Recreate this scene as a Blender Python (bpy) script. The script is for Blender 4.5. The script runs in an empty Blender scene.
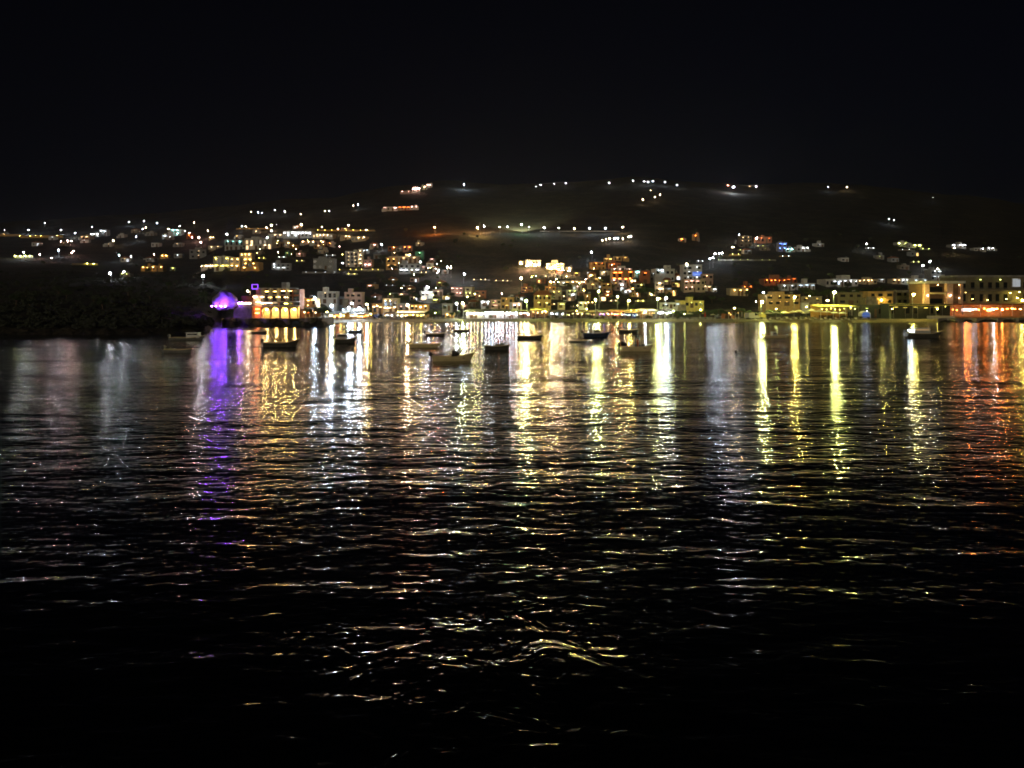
import bpy, math, random, mathutils
from math import sin, cos, pi, log, exp, sqrt, radians
R = random.Random(7); HAZE = .00006
F = 745.0; HZ = 298.0; CAMZ = 7.0
sc = bpy.context.scene
col = sc.collection

# ------------------------------------------------------------------ helpers
def lerp(a, b, t): return a + (b - a) * t
def sstep(a, b, x):
    t = max(0.0, min(1.0, (x - a) / (b - a))); return t * t * (3 - 2 * t)
def interp(tab, x):
    if x <= tab[0][0]: return tab[0][1]
    for (xa, ya), (xb, yb) in zip(tab, tab[1:]):
        if x <= xb: return lerp(ya, yb, (x - xa) / (xb - xa))
    return tab[-1][1]

def tag(o, label=None, cat=None, group=None, kind=None):
    if label: o['label'] = label
    if cat: o['category'] = cat
    if group: o['group'] = group
    if kind: o['kind'] = kind
    elif label: o['kind'] = 'thing'
    return o

class MB:
    def __init__(s): s.v = []; s.f = []; s.sm = False
    def box(s, x0, x1, y0, y1, z0, z1):
        n = len(s.v)
        s.v += [(x0,y0,z0),(x1,y0,z0),(x1,y1,z0),(x0,y1,z0),(x0,y0,z1),(x1,y0,z1),(x1,y1,z1),(x0,y1,z1)]
        s.f += [tuple(n+i for i in q) for q in ((0,3,2,1),(4,5,6,7),(0,1,5,4),(1,2,6,5),(2,3,7,6),(3,0,4,7))]
        return s
    def prism(s, pts, y0, y1):            # outline in xz extruded along y
        n = len(s.v); k = len(pts)
        s.v += [(x, y0, z) for x, z in pts] + [(x, y1, z) for x, z in pts]
        s.f.append(tuple(range(n, n+k))); s.f.append(tuple(range(n+2*k-1, n+k-1, -1)))
        for i in range(k):
            j = (i+1) % k; s.f.append((n+i, n+k+i, n+k+j, n+j))
        return s
    def cyl(s, x, y, z0, z1, r0, r1=None, seg=8):
        r1 = r0 if r1 is None else r1; n = len(s.v)
        for z, r in ((z0, r0), (z1, r1)):
            s.v += [(x + r*cos(2*pi*i/seg), y + r*sin(2*pi*i/seg), z) for i in range(seg)]
        for i in range(seg):
            j = (i+1) % seg; s.f.append((n+i, n+j, n+seg+j, n+seg+i))
        s.f.append(tuple(range(n+seg-1, n-1, -1))); s.f.append(tuple(range(n+seg, n+2*seg)))
        return s
    def tube(s, pts, radii, seg=6):
        n = len(s.v); import mathutils
        P = [mathutils.Vector(p) for p in pts]
        for i, p in enumerate(P):
            d = (P[min(i+1, len(P)-1)] - P[max(i-1, 0)]).normalized()
            a = d.cross(mathutils.Vector((0.13, 0.29, 0.95) if abs(d.z) < .9 else (1, 0, 0))).normalized(); b = d.cross(a)
            r = radii[i] if isinstance(radii, (list, tuple)) else radii
            s.v += [tuple(p + a*(r*cos(2*pi*k/seg)) + b*(r*sin(2*pi*k/seg))) for k in range(seg)]
        for i in range(len(P)-1):
            for k in range(seg):
                j = (k+1) % seg; a0 = n+i*seg
                s.f.append((a0+k, a0+j, a0+seg+j, a0+seg+k))
        s.f.append(tuple(range(n+seg-1, n-1, -1))); m = n+(len(P)-1)*seg; s.f.append(tuple(range(m, m+seg)))
        return s
    def ball(s, x, y, z, r, seg=8, rings=5, sz=1.0):
        n = len(s.v); s.v.append((x, y, z - r*sz))
        for i in range(1, rings):
            t = -pi/2 + pi*i/rings
            s.v += [(x + r*cos(t)*cos(2*pi*k/seg), y + r*cos(t)*sin(2*pi*k/seg), z + r*sz*sin(t)) for k in range(seg)]
        s.v.append((x, y, z + r*sz)); top = len(s.v)-1
        for k in range(seg):
            j = (k+1) % seg
            s.f.append((n, n+1+j, n+1+k)); a = n+1+(rings-2)*seg; s.f.append((a+k, a+j, top))
            for i in range(rings-2):
                b = n+1+i*seg; s.f.append((b+k, b+j, b+seg+j, b+seg+k))
        return s
    def mesh(s, name, mat):
        me = bpy.data.meshes.new(name); me.from_pydata(s.v, [], s.f)
        me.materials.append(mat)
        if s.sm: me.polygons.foreach_set('use_smooth', [True]*len(me.polygons))
        me.update(); return me
    def build(s, name, mat, parent=None):
        return link(name, s.mesh(name, mat), parent)

def link(name, data, parent=None, loc=None, rz=0):
    o = bpy.data.objects.new(name, data); col.objects.link(o)
    if parent: o.parent = parent
    if loc: o.location = loc
    if rz: o.rotation_euler = (0, 0, rz)
    return o
def empty(name, loc, rz=0, label=None, cat=None, group=None):
    return tag(link(name, None, None, loc, rz), label, cat, group)
def pieces(name, mat, parent, boxes):
    return [MB().box(*q).build(name, mat, parent) for q in boxes]
def dup(root, loc, rz=0, label=None, group=None, scale=None):
    r = root.copy(); col.objects.link(r); r.location = loc; r.rotation_euler = (0, 0, rz)
    if scale: r.scale = scale if isinstance(scale, tuple) else (scale,)*3
    if label: r['label'] = label
    if group: r['group'] = group
    for ch in list(root.children):
        c = ch.copy(); col.objects.link(c); c.parent = r
        for g in list(ch.children):
            d = g.copy(); col.objects.link(d); d.parent = c
    return r

# ------------------------------------------------------------------ materials
def newmat(name):
    m = bpy.data.materials.new(name); m.use_nodes = True
    nt = m.node_tree; b = nt.nodes['Principled BSDF']; return m, nt, b
def surf(name, c, rough=.8, var=.25, scale=1.5, metal=0, bump=0.0, stain=0.0):
    m, nt, b = newmat(name); N = nt.nodes; L = nt.links
    tc = N.new('ShaderNodeTexCoord'); no = N.new('ShaderNodeTexNoise'); no.inputs['Scale'].default_value = scale; no.inputs['Detail'].default_value = 5
    L.new(tc.outputs['Object'], no.inputs['Vector'])
    cr = N.new('ShaderNodeValToRGB'); cr.color_ramp.elements[0].position = .3; cr.color_ramp.elements[1].position = .7
    cr.color_ramp.elements[0].color = (*[x*(1-var) for x in c], 1); cr.color_ramp.elements[1].color = (*[min(.9, x*(1+var*.5)) for x in c], 1)
    L.new(no.outputs['Fac'], cr.inputs['Fac']); L.new(cr.outputs['Color'], b.inputs['Base Color'])
    b.inputs['Roughness'].default_value = rough; b.inputs['Metallic'].default_value = metal
    if bump:
        bp = N.new('ShaderNodeBump'); bp.inputs['Distance'].default_value = bump; L.new(no.outputs['Fac'], bp.inputs['Height']); L.new(bp.outputs['Normal'], b.inputs['Normal'])
    return m
def emis(name, c, s):
    m, nt, b = newmat(name)
    b.inputs['Base Color'].default_value = (*[x*.5 for x in c], 1)
    b.inputs['Emission Color'].default_value = (*c, 1); b.inputs['Emission Strength'].default_value = s
    return m

M = {
 'white': surf('whitewash', (.62,.60,.56)), 'cream': surf('cream_plaster', (.55,.45,.30)), 'grey': surf('grey_plaster', (.30,.30,.29)),
 'ochre': surf('ochre_plaster', (.46,.28,.10)), 'pink': surf('pink_plaster', (.50,.33,.27)), 'stone': surf('stone', (.26,.22,.17), scale=.9, var=.5, bump=.1),
 'green': surf('green_paint', (.08,.30,.20)), 'terracotta': surf('terracotta', (.36,.13,.06), scale=3), 'wood': surf('dark_wood', (.14,.08,.04), scale=4),
 'metal': surf('grey_metal', (.25,.25,.26), rough=.5, metal=.6), 'dark': surf('dark_paint', (.03,.03,.035), rough=.5), 'red': surf('red_cloth', (.5,.04,.03)),
 'blue': surf('blue_paint', (.03,.07,.30), rough=.5), 'canvas': surf('canvas', (.62,.58,.44), rough=.9), 'concrete': surf('concrete', (.28,.26,.22), scale=.6, var=.4),
 'yellowcanvas': surf('yellow_canvas', (.6,.48,.14)), 'orange': surf('orange_paint', (.6,.16,.04)),
 'bark': surf('bark', (.12,.08,.05), scale=6), 'rope': surf('rope', (.3,.26,.18)), 'rubber': surf('rubber', (.02,.02,.02)),
 'roofdark': surf('weathered_roof', (.10,.085,.06), scale=1.2, var=.5), 'olivewall': surf('olive_plaster', (.19,.165,.09)), 'glaze': surf('dark_glazing', (.05,.055,.04), rough=.3), 'hullcream': surf('hull_cream', (.82,.68,.36), rough=.4, var=.12), 'hulldark': surf('hull_dark', (.09,.085,.07), rough=.4), 'hullblue': surf('hull_blue', (.03,.05,.10), rough=.4),
 'hullwhite': surf('hull_white', (.6,.58,.52), rough=.35, var=.12), 'hullgrey': surf('hull_grey', (.22,.22,.20), rough=.5), 'tarp': surf('tarp', (.05,.045,.04)),
 'rock': surf('headland_rock', (.30,.26,.24), scale=.5, var=.6, bump=.5), 'tyre': surf('tyre', (.02,.02,.02)),
 'carsilver': surf('car_silver', (.35,.38,.42), rough=.3, metal=.4, var=.05), 'carwhite': surf('car_white', (.65,.65,.65), rough=.3, var=.05), 'cardark': surf('car_dark', (.03,.04,.09), rough=.25, var=.05),
}
def glassmat():
    m, nt, b = newmat('dark_glass'); b.inputs['Base Color'].default_value = (.015,.018,.02,1); b.inputs['Roughness'].default_value = .15; return m
M['glass'] = glassmat()
def leafmat(name, c):
    m, nt, b = newmat(name); N = nt.nodes; L = nt.links
    g = N.new('ShaderNodeTexCoord'); no = N.new('ShaderNodeTexNoise'); no.inputs['Scale'].default_value = 1.2
    L.new(g.outputs['Object'], no.inputs['Vector'])
    cr = N.new('ShaderNodeValToRGB'); cr.color_ramp.elements[0].position = .35; cr.color_ramp.elements[1].position = .65
    cr.color_ramp.elements[0].color = (*[x*.6 for x in c], 1); cr.color_ramp.elements[1].color = (*[x*1.3 for x in c], 1)
    L.new(no.outputs['Fac'], cr.inputs['Fac']); L.new(cr.outputs['Color'], b.inputs['Base Color']); b.inputs['Roughness'].default_value = .7
    return m
M['leaf'] = leafmat('tamarisk_leaf', (.055,.085,.028)); M['olive'] = leafmat('olive_leaf', (.06,.075,.04)); M['darkleaf'] = leafmat('maquis_leaf', (.022,.028,.014)); M['palm'] = leafmat('palm_leaf', (.05,.085,.025))

COL = {'white': (.86,.93,1.0), 'cool': (.62,.80,1.0), 'warm': (1.0,.66,.32), 'yellow': (1.0,.78,.14), 'sodium': (1.0,.60,.16), 'lime': (.88,.96,.24),
       'orange': (1.0,.21,.03), 'pink': (1.0,.50,.42), 'red': (1.0,.12,.06), 'purple': (.24,.055,1.0), 'blue': (.12,.25,1.0), 'cyan': (.35,1.0,.95), 'green': (.4,1.0,.45)}
GAIN = 1.0
_em = {}
def E(c, s):
    k = (c, round(s, 2))
    if k not in _em: _em[k] = emis('glow_%s' % c, COL[c], s*GAIN)
    return _em[k]
_bulb = {}
def bulbmesh(c, s, r):
    k = (c, round(s, 1), round(r, 2))
    if k not in _bulb:
        m = MB(); m.sm = True; m.ball(0, 0, 0, r, 6, 4); _bulb[k] = m.mesh('bulb', E(c, s))
    return _bulb[k]

# ------------------------------------------------------------------ terrain
SHORE = [(-900,336),(0,334.5),(130,334.5),(170,334),(205,332),(216,328),(225,326.4),(322,326.3),(332,323.6),(345,322.4),(500,321.8),(700,322.2),(860,322.6),(1024,321.6),(2000,321.4)]
RIDGE = [(-900,232),(0,222),(130,215),(200,208),(260,203),(330,197),(390,186),(440,181),(480,184),(560,182),(640,178),(740,184),(860,184),(930,192),(1024,204),(1300,222),(2000,240)]
DR = 1250.0
def d0(x): return CAMZ*F/(interp(SHORE, x) + .25*sin(x*.31) - HZ)
def quay(x): return max(sstep(222, 226, x)*(1-sstep(324, 332, x)), sstep(938, 941, x))
def wob(X, D):
    return (sin(X*.021+D*.013)+sin(X*.043-D*.027+1.3)*.6+sin(X*.11+D*.07)*.25)
def ht(x, D):
    """height of the ground at column x, distance D"""
    D0 = d0(x); X = (x-512)*D/F
    if D < D0: return -0.12*(D0-D) - quay(x)*1.0
    # normal coast
    q = quay(x)
    zb_ = .6
    beach = zb_*min(1, (D-D0)/6.0)
    zq = 1.85 if x < 600 else 1.0
    P = D0+36
    if D < P:
        z = lerp(beach, zq, q)
    else:
        zp = lerp(zb_, zq, q); yp = HZ + (CAMZ-zp)*F/P
        yr = interp(RIDGE, x); s = log(D/P)/log(DR/P)
        if D <= DR: y = yp - (yp-yr)*s
        else: y = yr + 12*(D-DR)/500
        z = CAMZ + (HZ-y)*D/F + wob(X, D)*min(1, (D-P)/200)*1.6*max(0, min(1, D/500))
    # headland on the left
    w = 1 - sstep(196, 228, x)
    if w > 0:
        yh = interp([(-900,262),(0,262),(60,264),(110,270),(160,268),(205,266),(240,262)], x)
        yr = interp(RIDGE, x)
        ytab = [(log(D0),334),(log(D0+4),327),(log(D0+50),308),(log(330),286),(log(610),yh),(log(DR),yr)]
        y = interp(ytab, log(D)) if D <= DR else yr+12*(D-DR)/500
        zh = CAMZ+(HZ-y)*D/F + wob(X, D)*min(1, (D-D0)/200)*1.2*min(1, D/500)
        z = lerp(z, zh, w)
    return z
def ypx(x, D): return HZ + (CAMZ-ht(x, D))*F/D
def W(x, D, z=None):
    return ((x-512)*D/F, D, ht(x, D) if z is None else z)
def solve(x, y, h=0, dmin=None):
    """distance at which ground (plus h metres) appears at row y in column x"""
    D = dmin or d0(x)+.5
    while D < DR:
        if HZ + (CAMZ-ht(x, D)-h)*F/D <= y: return D
        D += .4 + D*.002
    return DR

def grid_mesh(name, xs, Ds, zf, mat, smooth=True):
    v = []; f = []
    for D in Ds:
        for x in xs:
            dd = D(x) if callable(D) else D
            v.append(((x-512)*dd/F, dd, zf(x, dd)))
    n = len(xs)
    for j in range(len(Ds)-1):
        for i in range(n-1):
            a = j*n+i; f.append((a, a+1, a+n+1, a+n))
    me = bpy.data.meshes.new(name); me.from_pydata(v, [], f); me.materials.append(mat)
    if smooth: me.polygons.foreach_set('use_smooth', [True]*len(f))
    o = link(name, me); tag(o, kind='structure'); return o

def terrainmat():
    m, nt, b = newmat('hillside_scrub'); N = nt.nodes; L = nt.links
    g = N.new('ShaderNodeNewGeometry'); 
    no = N.new('ShaderNodeTexNoise'); no.inputs['Scale'].default_value = .045; no.inputs['Detail'].default_value = 8; no.inputs['Roughness'].default_value = .65
    n2 = N.new('ShaderNodeTexNoise'); n2.inputs['Scale'].default_value = .5; n2.inputs['Detail'].default_value = 4
    L.new(g.outputs['Position'], no.inputs['Vector']); L.new(g.outputs['Position'], n2.inputs['Vector'])
    ad = N.new('ShaderNodeMath'); ad.operation = 'MULTIPLY_ADD'; ad.inputs[1].default_value = .45; L.new(n2.outputs['Fac'], ad.inputs[0]); 
    mu = N.new('ShaderNodeMath'); mu.operation = 'MULTIPLY'; mu.inputs[1].default_value = .55; L.new(no.outputs['Fac'], mu.inputs[0]); L.new(mu.outputs[0], ad.inputs[2])
    cr = N.new('ShaderNodeValToRGB'); e = cr.color_ramp.elements
    e[0].position = .38; e[0].color = (.009,.012,.006,1); e[1].position = .60; e[1].color = (.07,.054,.034,1)
    k = e.new(.5); k.color = (.024,.021,.013,1)
    L.new(ad.outputs[0], cr.inputs['Fac']); L.new(cr.outputs['Color'], b.inputs['Base Color']); b.inputs['Roughness'].default_value = .95
    bp = N.new('ShaderNodeBump'); bp.inputs['Distance'].default_value = 1.2; L.new(n2.outputs['Fac'], bp.inputs['Height']); L.new(bp.outputs['Normal'], b.inputs['Normal'])
    return m
M['scrub'] = terrainmat()
M['sand'] = surf('sand', (.22,.17,.09), scale=1.2, var=.35, bump=.08)
M['paving'] = surf('promenade_paving', (.16,.14,.10), scale=1.0, var=.3)

xs = [-900+ i*20 for i in range(40)] + [-100 + i*8 for i in range(154)] + [1132+i*24 for i in range(34)]
xs = sorted(set(xs + [196+i*2 for i in range(22)] + [322+i*2 for i in range(8)] + [936, 938, 939, 940, 941, 943]))
Ds = [(lambda x, k=k: d0(x)+k) for k in (-40, -12, -4, 0.01, .6, 2.5, 6, 10, 12, 20, 28, 34, 36.5, 40, 46, 53)]
Ds += [(lambda x, k=k: lerp(d0(x)+60, 1250, k)) for k in [ (i/110.0)**1.35 for i in range(111)]] + [1400, 1900, 3200, 6000]
def zter(x, D):
    z = ht(x, D)
    if D > 1250: z = min(z, ht(x, 1250)+2) if D < 1500 else ht(x, 1250)*(1-(D-1250)/6000)
    c = (D > d0(x)-.5 and D < d0(x)+36 and x > 232)
    return z - (.35 if c else 0)
grid_mesh('terrain', xs, Ds, zter, M['scrub'])
xb = [x for x in xs if 332 <= x <= 2000]
grid_mesh('beach', [x for x in xs if 332 <= x <= 938], [(lambda x, k=k: d0(x)+k) for k in (-12, -4, 0.01, 2, 4, 6, 8, 10.3)], lambda x, D: ht(x, D) + .03*sin(x*1.7+D), M['sand'])
grid_mesh('promenade', [x for x in xs if 238 <= x <= 1400], [(lambda x, k=k: d0(x)+k) for k in (10.4, 20, 30, 36)], lambda x, D: ht(x, D)+.004, M['paving'])
grid_mesh('kerb', [x for x in xs if 332 <= x <= 938], [(lambda x, k=k: d0(x)+k) for k in (10.0, 10.02, 10.4, 10.42)], lambda x, D: ht(x, D)+(.14 if 10.01 < D-d0(x) < 10.41 else -.1), M['concrete'], False)
# quays: solid stone walls following the shore
def seawall(name, x0, x1, zt, label, mat):
    m = MB(); n = int((x1-x0)/3)+1; prev = None
    for i in range(n+1):
        x = lerp(x0, x1, i/n); D = d0(x)
        k = len(m.v)
        for dd, z in ((-.6,-2.5),(-.35,zt),(.9,zt+.0),(1.1,-2.5)): m.v.append(((x-512)*(D+dd)/F, D+dd, z))
        if i:
            for a in range(3): m.f.append((k-4+a, k+a, k+a+1, k-4+a+1))
    m.f.append((0,1,2,3)); k = len(m.v)-4; m.f.append((k+3,k+2,k+1,k))
    return tag(m.build(name, mat), label, 'sea wall')
M['wallstone'] = surf('quay_stone', (.10,.085,.07), scale=1.0, var=.5, bump=.15)
seawall('sea_wall', 222, 334, 1.95, 'long dark stone sea wall below the arcaded waterfront hotel', M['wallstone'])
seawall('sea_wall', 938, 1500, 1.1, 'pale concrete sea wall below the orange lit taverna', M['concrete'])

# ------------------------------------------------------------------ sea
def seamat():
    m = bpy.data.materials.new('sea_water'); m.use_nodes = True; nt = m.node_tree; N = nt.nodes; L = nt.links
    b = N['Principled BSDF']; b.inputs['Base Color'].default_value = (.002,.004,.006,1); b.inputs['Roughness'].default_value = SEA_ROUGH; b.inputs['IOR'].default_value = 1.34
    g = N.new('ShaderNodeNewGeometry')
    prev = None
    for sc_, rot, sx, sy, dist, det in SEA_WAVES:
        mp = N.new('ShaderNodeMapping'); mp.inputs['Rotation'].default_value = (0, 0, radians(rot)); mp.inputs['Scale'].default_value = (sx, sy, 1)
        L.new(g.outputs['Position'], mp.inputs['Vector'])
        no = N.new('ShaderNodeTexNoise'); no.inputs['Scale'].default_value = sc_; no.inputs['Detail'].default_value = det; no.inputs['Distortion'].default_value = .4
        L.new(mp.outputs[0], no.inputs['Vector'])
        bp = N.new('ShaderNodeBump'); bp.inputs['Distance'].default_value = dist
        L.new(no.outputs['Fac'], bp.inputs['Height'])
        if prev: L.new(prev.outputs['Normal'], bp.inputs['Normal'])
        prev = bp
    # churned patch of water just off the pier: swirling steep ripples inside a soft circle
    vd = N.new('ShaderNodeVectorMath'); vd.operation = 'DISTANCE'; vd.inputs[1].default_value = (-.9, 14.2, 0); L.new(g.outputs['Position'], vd.inputs[0])
    mr = N.new('ShaderNodeMapRange'); mr.interpolation_type = 'SMOOTHSTEP'; mr.inputs['From Min'].default_value = 5.5; mr.inputs['From Max'].default_value = 1.5; L.new(vd.outputs['Value'], mr.inputs['Value'])
    ns = N.new('ShaderNodeTexNoise'); ns.inputs['Scale'].default_value = .8; ns.inputs['Detail'].default_value = 3; ns.inputs['Distortion'].default_value = 2.2; L.new(g.outputs['Position'], ns.inputs['Vector'])
    mm = N.new('ShaderNodeMath'); mm.operation = 'MULTIPLY'; L.new(ns.outputs['Fac'], mm.inputs[0]); L.new(mr.outputs['Result'], mm.inputs[1])
    bp = N.new('ShaderNodeBump'); bp.inputs['Distance'].default_value = .09; L.new(mm.outputs[0], bp.inputs['Height']); L.new(prev.outputs['Normal'], bp.inputs['Normal'])
    L.new(bp.outputs['Normal'], b.inputs['Normal'])
    return m
SEA_ROUGH = .10
SEA_WAVES = [(.045, 4, .25, 1.0, .62, 2), (.15, 9, .34, 1.0, .18, 1), (.66, -9, .36, 1.0, .115, 2), (2.1, 8, .5, 1.0, .054, 2), (5.5, -6, .6, 1.0, .012, 1)]
M['sea'] = seamat()
v = []; f = []
m = MB(); m.v = [(-1500,-300,0),(1500,-300,0),(1500,262,0),(-1500,262,0)]; m.f = [(0,1,2,3)]
tag(m.build('sea', M['sea']), kind='structure')

# ------------------------------------------------------------------ ordinals
ORD = 'leftmost second third fourth fifth sixth seventh eighth ninth tenth eleventh twelfth thirteenth fourteenth fifteenth sixteenth seventeenth eighteenth nineteenth twentieth'.split()
def ordw(i, n):
    if n == 1: return ''
    if i == 0: return ', the leftmost one'
    if i == n-1: return ', the rightmost one'
    return ', %s from the left' % ORD[i]

# ------------------------------------------------------------------ street lamps
_lp = {}
def lampproto(h, c, s, r):
    k = (h, c, s, r)
    if k in _lp: return _lp[k]
    if (h,) not in _lp:
        _lp[(h,)] = (MB().cyl(0,0,-.6,h+.25,.10,.06,6).mesh('pole', M['metal']),
                     MB().box(-.05,.05,-1.1,.05,h+.2,h+.28).mesh('arm', M['metal']),
                     MB().box(-.22,.22,-1.5,-.7,h+.16,h+.26).mesh('lamp_head', M['metal']),
                     MB().cyl(0,0,-.05,.35,.2,.16,8).mesh('base', M['concrete']))
    _lp[k] = (*_lp[(h,)], bulbmesh(c, s, r)); return _lp[k]
CW = {'white':'white','cool':'bluish','warm':'warm','yellow':'yellow','sodium':'amber','lime':'greenish yellow','orange':'orange','pink':'pinkish','red':'red','green':'green','blue':'blue','purple':'purple','cyan':'cyan'}
def lamp(x, y, c, label, h=6.0, s=900, r=.22, group=None, dmin=None, rz=None, name='street_lamp'):
    if dmin is None and x < 240 and y < 277: dmin = d0(x)+126
    D = solve(x, y, h, dmin); X, Y, Z = W(x, D)
    me = lampproto(h, c, s, r)
    t = empty(name, (X, Y, Z), (R.uniform(-.6,.6) if rz is None else rz), label, 'street lamp', group)
    link('base', me[3], t)
    p = link('pole', me[0], t); a = link('arm', me[1], p); hd = link('lamp_head', me[2], t)
    link('bulb', me[4], hd, (0, -1.05, h+.16-r))
    return t
def lamps(zone, c, pts, grp=None, **k):
    pts = sorted(pts); n = len(pts)
    for i, p in enumerate(pts):
        kk = dict(k)
        q_ = (p[2] if len(p) > 2 else 1)*R.uniform(.75,1.3); kk['s'] = round(k.get('s', 900)*q_**.35, -1); kk['r'] = round(k.get('r', .22)*max(.65, min(1.5, q_**.6)), 2)
        c2 = R.choice(['white','white','cool','warm']) if c == 'white' else c
        lamp(p[0], p[1], c2, '%s street lamp %s%s' % (CW[c2], zone, ordw(i, n)), group=grp or ('street lamps '+zone), **kk)

far = dict(h=6.0, s=520, r=.26)
mid = dict(h=5.5, s=900, r=.25)
lamps('along the very top of the central ridge', 'white', [(536,186.5,.5),(541,185,.4),(555,184,.6),(566,183.5,1),(609,183,1.2),(633,181,1),(644,181.5,1),(648,182,1),(653,181.5,1),(665,182.5,1),(677,185,1)], **far)
lamps('on the slope just under the ridge top', 'warm', [(643,199.5,1),(651,191,.5),(655,197.5,1.2),(660,195,.7)], **far)
lamps('on the right shoulder of the ridge', 'white', [(750,186.5,.7),(756,186.5,1),(828,187.5,1),(847,187.5,1.2)], **far)
lamp(733, 187, 'white', 'very bright white floodlight on the ridge crest beside a red beacon', h=9, s=2600, r=.55)
lamp(728, 185.6, 'red', 'small red beacon on a mast beside the brightest ridge light', h=12, s=420, r=.35)
lamps('alone on the black slope at far right', 'white', [(889,219,.8),(893,220.5,.4),(933,198,.7)], **far)
lamp(464, 184.5, 'cool', 'lone bright bluish white lamp on the hilltop left of centre', h=8, s=1600, r=.5)
lamps('in the two lamp cluster left of the hilltop village', 'white', [(354,206,.8),(358,204.5,1.1)], **far)
lamps('strung along the long hillside road', 'white', [(484,226.5,.8),(500,227,.7),(508,227,.8),(529,227,.8),(544,227.5,1.1),(559,228,.9),(575,228.5,.7),(589,228,1),(605,228,.8),(622,227,1)], h=6, s=600, r=.36)
lamp(522, 224.5, 'green', 'green tinted floodlight on the long hillside road lighting the slope above', h=9, s=900, r=.42)
lamp(478, 227.5, 'sodium', 'big amber floodlight at the left end of the long hillside road', h=8, s=1500, r=.6)
lamp(435, 227, 'orange', 'orange lamp on the dark hillside beyond the left village', h=7, s=700, r=.5)
lamps('high on the slope behind the left village', 'white', [(251,212,.7),(259,212.5,.6),(262,213,.4),(275,210.5,.5),(285,211.5,1),(301,214,.7),(325,211.5,.7),(329,211.5,.5)], **far)
lamps('beside the upper road behind the left village', 'warm', [(272,225,2.6),(302,224.5,2.6),(349,225.5,1.0),(322,227,.5),(338,229,.8),(366,230,.8)], h=7, s=700, r=.34)
lamps('above the long white terrace in the left village', 'white', [(242,226.5,.6),(246,227,.7),(267,227.5,.9),(277,224.5,.5),(272,231,1),(267,238,1.2)], h=5.5, s=420, r=.30)
lamps('in the far left hamlet', 'white', [(4.6,230,.5),(28.5,230,2.4),(61,230,2.4),(76,233,1.0),(92,227,.7),(59,250,.9),(45,223,.3),(24,252.3,1.4)], h=6, s=1000, r=.27)
lamps('in the hamlet right of the far left road', 'white', [(114,241,1),(120,255,1),(129,222,1),(144,221,1),(158,223,1),(137,237,.9),(143,229,1),(146,227.5,.8),(169,229,1.4),(132,256.5,.7),(154,254.5,.6)], h=5.5, s=750, r=.25)
lamps('on the slope left of the cyan lit block', 'white', [(180,226,.5),(186,231,.5),(194,222.5,1.0),(208,231,1),(228,234,1.8)], h=5.5, s=420, r=.30)
lamps('among the houses of the far left hamlet', 'pink', [(68,241,1),(72,241,1.5),(74,251,.9),(72,253,.7),(52,258,.7),(61,241.5,.4),(40,254.5,.7)], h=4, s=700, r=.3)
lamps('left of the cyan lit block', 'pink', [(192,237.5,.7),(199,237.5,1.5),(201,242.5,.8),(190,233,.6)], h=4.5, s=800, r=.3)
lamps('at the crest of the dark headland', 'white', [(111,273,1.3),(124,271.5,1.2),(203,275.5,1.6)], h=4.0, s=300, r=.3)
lamps('below the tall balcony block in the left village', 'white', [(343,263,.8),(382,244.5,1.1),(409,255,1.0),(421,262,1.6)], h=5, s=900, r=.26)
lamps('on the slope left of the dark central hill', 'white', [(437,264,.7),(439,270.5,.6),(447,267,1.3),(451,268,1.0),(463.5,274,1.6)], h=5, s=800, r=.26)
lamp(427, 287, 'white', 'bright white lamp above the pale roofs left of centre', h=5.5, s=2000, r=.24)
lamps('in the dotted row below the long hillside road', 'white', [(603,240.5,.6),(606,239.5,.8),(610,238.5,.8),(614,238.2,1),(618,238.2,.8),(623,239,.6),(628,237,1),(631,236.2,.8)], h=3.5, s=500, r=.28)
lamps('beside the dark central hill', 'white', [(521.5,278,1.6),(592,252,1.2)], h=5.5, s=1100, r=.28)
lamp(551, 282, 'lime', 'pale green yellow lamp above the green tinted house', h=5, s=900, r=.22)
lamps('in the string climbing the right hill', 'white', [(686.5,264,2),(709.5,259,1.1),(714,253.5,.9),(719,253.5,.9),(722,253,1.1),(732,247,1.8),(739,234.7,.9),(744,236.2,1.5),(756,238,1.8),(713,258,.4)], h=5.5, s=650, r=.28)
lamps('on the right hillside', 'white', [(866.5,244.5,.9),(921.5,265.5,1.1),(930,261.5,1.6),(938,269,1.1),(953,248,.6)], h=5, s=600, r=.28)
# waterfront
FS = 950
def fl(x, y, c, lab, s=1.0, h=None, r=.22, dmin=None):
    D = (dmin or d0(x)+14); hh = h or max(3.5, CAMZ-(y-HZ)*D/F - ht(x, D))
    X, Y, Z = W(x, D); hh = round(CAMZ-(y-HZ)*D/F - Z, 2)
    me = lampproto(hh, c, FS*s, r)
    t = empty('street_lamp', (X, Y, Z), R.uniform(-.3,.3), lab, 'street lamp', 'street lamps along the waterfront')
    link('base', me[3], t)
    p = link('pole', me[0], t); link('arm', me[1], p); hd = link('lamp_head', me[2], t); link('bulb', me[4], hd, (0,-1.05,hh+.16-r))
fl(833.5, 292, 'lime', 'tallest waterfront street lamp, brilliant pale yellow, above the beach pergola', 2.3, r=.30)
fl(912.5, 294, 'yellow', 'bright yellow street lamp on a tall pole left of the orange framed house', 1.9, r=.26)
fl(761, 301.5, 'lime', 'bright yellow green street lamp with a smaller one behind, right of the dark trees', 2.0, r=.28)
fl(794, 297, 'yellow', 'yellow street lamp on the promenade between the twin lamp and the pergola', 1.8, r=.24)
fl(918.5, 307, 'cool', 'low bluish lamp under the awning beside the tall yellow street lamp', .35, r=.18, dmin=236)
fl(1021, 300, 'yellow', 'yellow street lamp at the right edge of the picture', 1.0, r=.2)
fl(527, 300.5, 'lime', 'bright greenish yellow street lamp at the right end of the white taverna row', 1.9, r=.30)
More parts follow.
